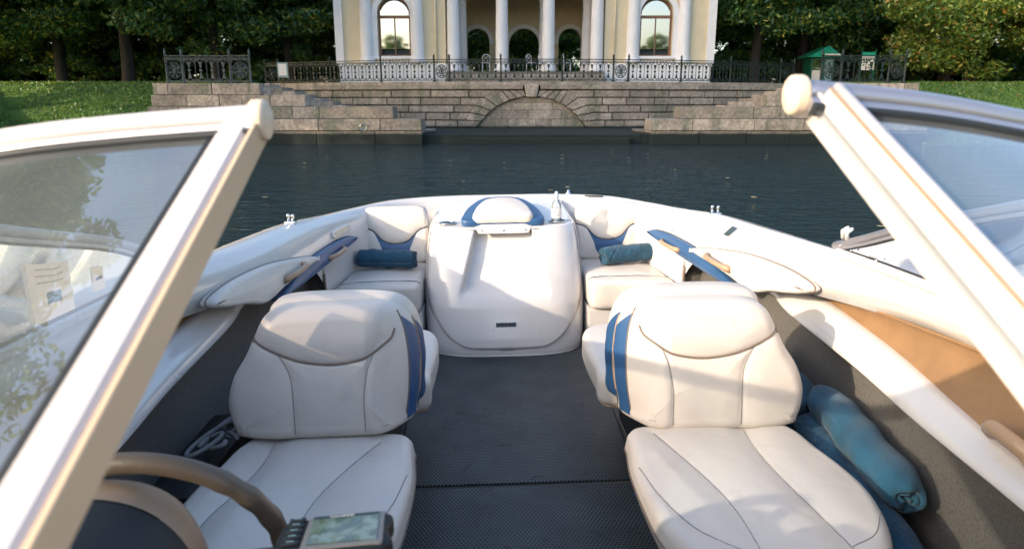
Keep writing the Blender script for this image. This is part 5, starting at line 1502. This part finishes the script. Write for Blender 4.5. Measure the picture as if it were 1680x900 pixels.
# ---- towels (loose things)
def towel_roll(name, label, group, c, d, L_, r, seed, m=M['towel'], flat=.9, parent=None, sag=.0):
    """spiral roll; d = axis direction in boat frame"""
    c = np.array(c, float); d = np.array(d, float); d /= np.linalg.norm(d)
    zz = np.array([0, 0, 1.]); s = np.cross(d, zz); s /= np.linalg.norm(s); up = np.cross(s, d)
    g = random.Random(seed)
    turns = 2.4 if seed > 2 else 3.6; n = 150; th = np.linspace(0, turns * 2 * math.pi, n); r0 = r * .12
    base = r0 + (r - r0) * th / th[-1]
    tl_ = r / turns * .82
    ph = [g.uniform(0, 6.28) for _ in range(6)]
    inner = []; outer = []
    ks = np.linspace(-.5, .5, 25)
    def sect(k, rr_, i):
        t = th[i]; e = 1 - (.38 if seed == 3 else .10) * (abs(k) * 2) ** (9 if seed == 3 else 8)
        wob = 1 + (.045 if seed > 2 else .035) * math.sin(7 * k * 3 + t * 2 + ph[0]) + (.035 if seed > 2 else .03) * math.sin(13 * k + ph[1] + t) + .022 * math.sin(31 * k + 3 * t + ph[2])
        end = .006 * math.sin(3 * t + ph[3]) * (1 if k > 0 else -1) * (abs(k) > .45) + (.012 * (1 - rr_ / r) * (-1 if k > 0 else 1) * (abs(k) > .45))
        a = math.cos(t + 2.2) * rr_ * e * wob; b = math.sin(t + 2.2) * rr_ * e * wob * flat
        p = c + d * (k * L_ + end) + s * a + up * (b + sag * (4 * k * k)); return p
    A = []
    for k in ks:
        row = [sect(k, base[i] + tl_ / 2, i) for i in range(n)]
        row += [sect(k, max(.002, base[i] - tl_ / 2), i) for i in range(n - 1, -1, -1)]
        A.append(row)
    V, Fc = grid_geo(np.array(A), True)
    Fc = list(Fc); m2 = 2 * n
    for rr_, st in ((0, 0), (len(ks) - 1, 0)):
        o = rr_ * m2
        for i in range(n - 1): Fc.append((o + i, o + i + 1, o + m2 - 2 - i, o + m2 - 1 - i))
    ob = pydata(name, V, Fc, m, None, True)
    ob.matrix_world = boat.matrix_basis.copy()
    tag(ob, label, 'towel', group)
    return ob
towel_roll('rolled_towel', 'blue towel roll lying on the left stern corner seat', 'rolled blue towels', (-.745, 4.36, .535), (1, -.20, 0), .37, .064, 1)
towel_roll('rolled_towel', 'blue towel roll lying on the right stern corner seat', 'rolled blue towels', (.80, 4.36, .535), (-1, -.34, 0), .36, .064, 2)
towel_roll('rolled_towel', 'topmost blue towel roll with sunlight put into its colour, leaning at the right side of the cockpit', 'rolled blue towels', (1.100, 2.03, .405), (-.03, -1, -.10), .60, .074, 3, mat('sun_tinted_towel', (0.014, 0.078, 0.135), 0.95, var=0.3, vscale=9, bump=1.0, bscale=260, bdist=0.004, sheen=0.2))  # lighter blue painted in for the sun patch on this roll
towel_roll('rolled_towel', 'dark blue towel roll wedged between right seat and the lighter roll', 'rolled blue towels', (1.035, 1.92, .30), (-.05, -1, -.12), .72, .072, 4)
towel_roll('rolled_towel', 'blue towel roll standing furthest aft beside the right backrest', 'rolled blue towels', (1.06, 2.52, .42), (-.03, -1, -.18), .48, .075, 5)
towel_roll('rolled_towel', 'lowest blue towel roll on the carpet at the right side', 'rolled blue towels', (1.07, 1.75, .09), (-.02, -1, 0), .62, .085, 6)
def folds(u, v):
    return .010 * np.sin(u * 38 + np.sin(v * 15) * 1.5) + .008 * np.sin(v * 27 + u * 12) + .005 * np.sin(u * 90 + v * 60)
ft = Cushion('folded_towel', [(.99, 1.58), (1.0, 1.40), (1.08, 1.34), (1.17, 1.38), (1.20, 1.55), (1.17, 1.74), (1.08, 1.80), (1.0, 1.74)], .002, .23, .05, lambda u, v, h: (u - .02, v, h), M['towel'], None, crown=.02, rings=24, disp=folds)
ft.obj.matrix_world = boat.matrix_basis.copy(); tag(ft.obj, 'crumpled folded dark blue towel on the carpet in the right foreground', 'towel')
ft = Cushion('folded_towel', [(.98, 2.34), (1.0, 2.15), (1.08, 2.08), (1.19, 2.12), (1.22, 2.3), (1.20, 2.55), (1.08, 2.62), (1.0, 2.55)], .002, .30, .05, lambda u, v, h: (u - .02, v, h), M['towel'], None, crown=.02, rings=24, disp=folds)
ft.obj.matrix_world = boat.matrix_basis.copy(); tag(ft.obj, 'folded blue towel under the rolls behind the right seat back', 'towel')
# ropes beside the left seat
V = []; Fc = []; parts = []
g = random.Random(4)
for k in range(3):
    c = np.array([-1.03 + .03 * k, 2.13 + .035 * k, .40]); P = []
    for t in np.linspace(0, 1, 30): P.append(c + np.array([.05 * math.sin(6.28 * t * 1.3 + k), .07 * math.cos(6.28 * t + k * 2) + .10 * (t - .5), .02 * math.sin(9 * t + k) + .03]))
    parts.append(tube_geo(P, .0075, 8))
P = [(-1.05, 2.10, .42), (-1.02, 2.2, .44), (-.97, 2.3, .46), (-.94, 2.38, .50), (-.98, 2.42, .47)]
parts.append(tube_geo(catmull(P, 30), .0085, 8))
V, Fc = merge(parts); o = pydata('mooring_rope', V, Fc, M['rope'], None, True); o.matrix_world = boat.matrix_basis.copy()
tag(o, 'knotted grey mooring rope tucked beside the left seat', 'rope')
o = box('gear_bag', -1.16, -.99, 1.9, 2.5, 0.0, .36, M['black'], None, .04); o.matrix_world = boat.matrix_basis.copy(); tag(o, 'black bag on the floor left of the helm seat', 'bag')

# floating leaves
for i in range(26):
    x = random.uniform(-9, 9); y = random.uniform(9, 24); s = random.uniform(.03, .06); a = random.uniform(0, 6.28)
    if i == 0:
        pts = [(math.cos(t) * (1 + .25 * math.cos(5 * t)), math.sin(t) * (1 + .25 * math.cos(5 * t)), .1 * math.sin(3 * t)) for t in np.linspace(0, 2 * math.pi, 16)[:-1]]
        lf = pydata('floating_leaf', pts, [tuple(range(15))], mat('yellow_leaf', (.30, .24, .12), .6), recalc=False); c = lf
    else: c = lf.copy(); col.objects.link(c)
    c.location = (x, y, ZW + .012); c.rotation_euler = (0, 0, a); c.scale = (s, s, s * .5)
    tag(c, 'fallen yellow leaf floating on the dark water behind the stern', 'leaf', 'leaves floating on the water')
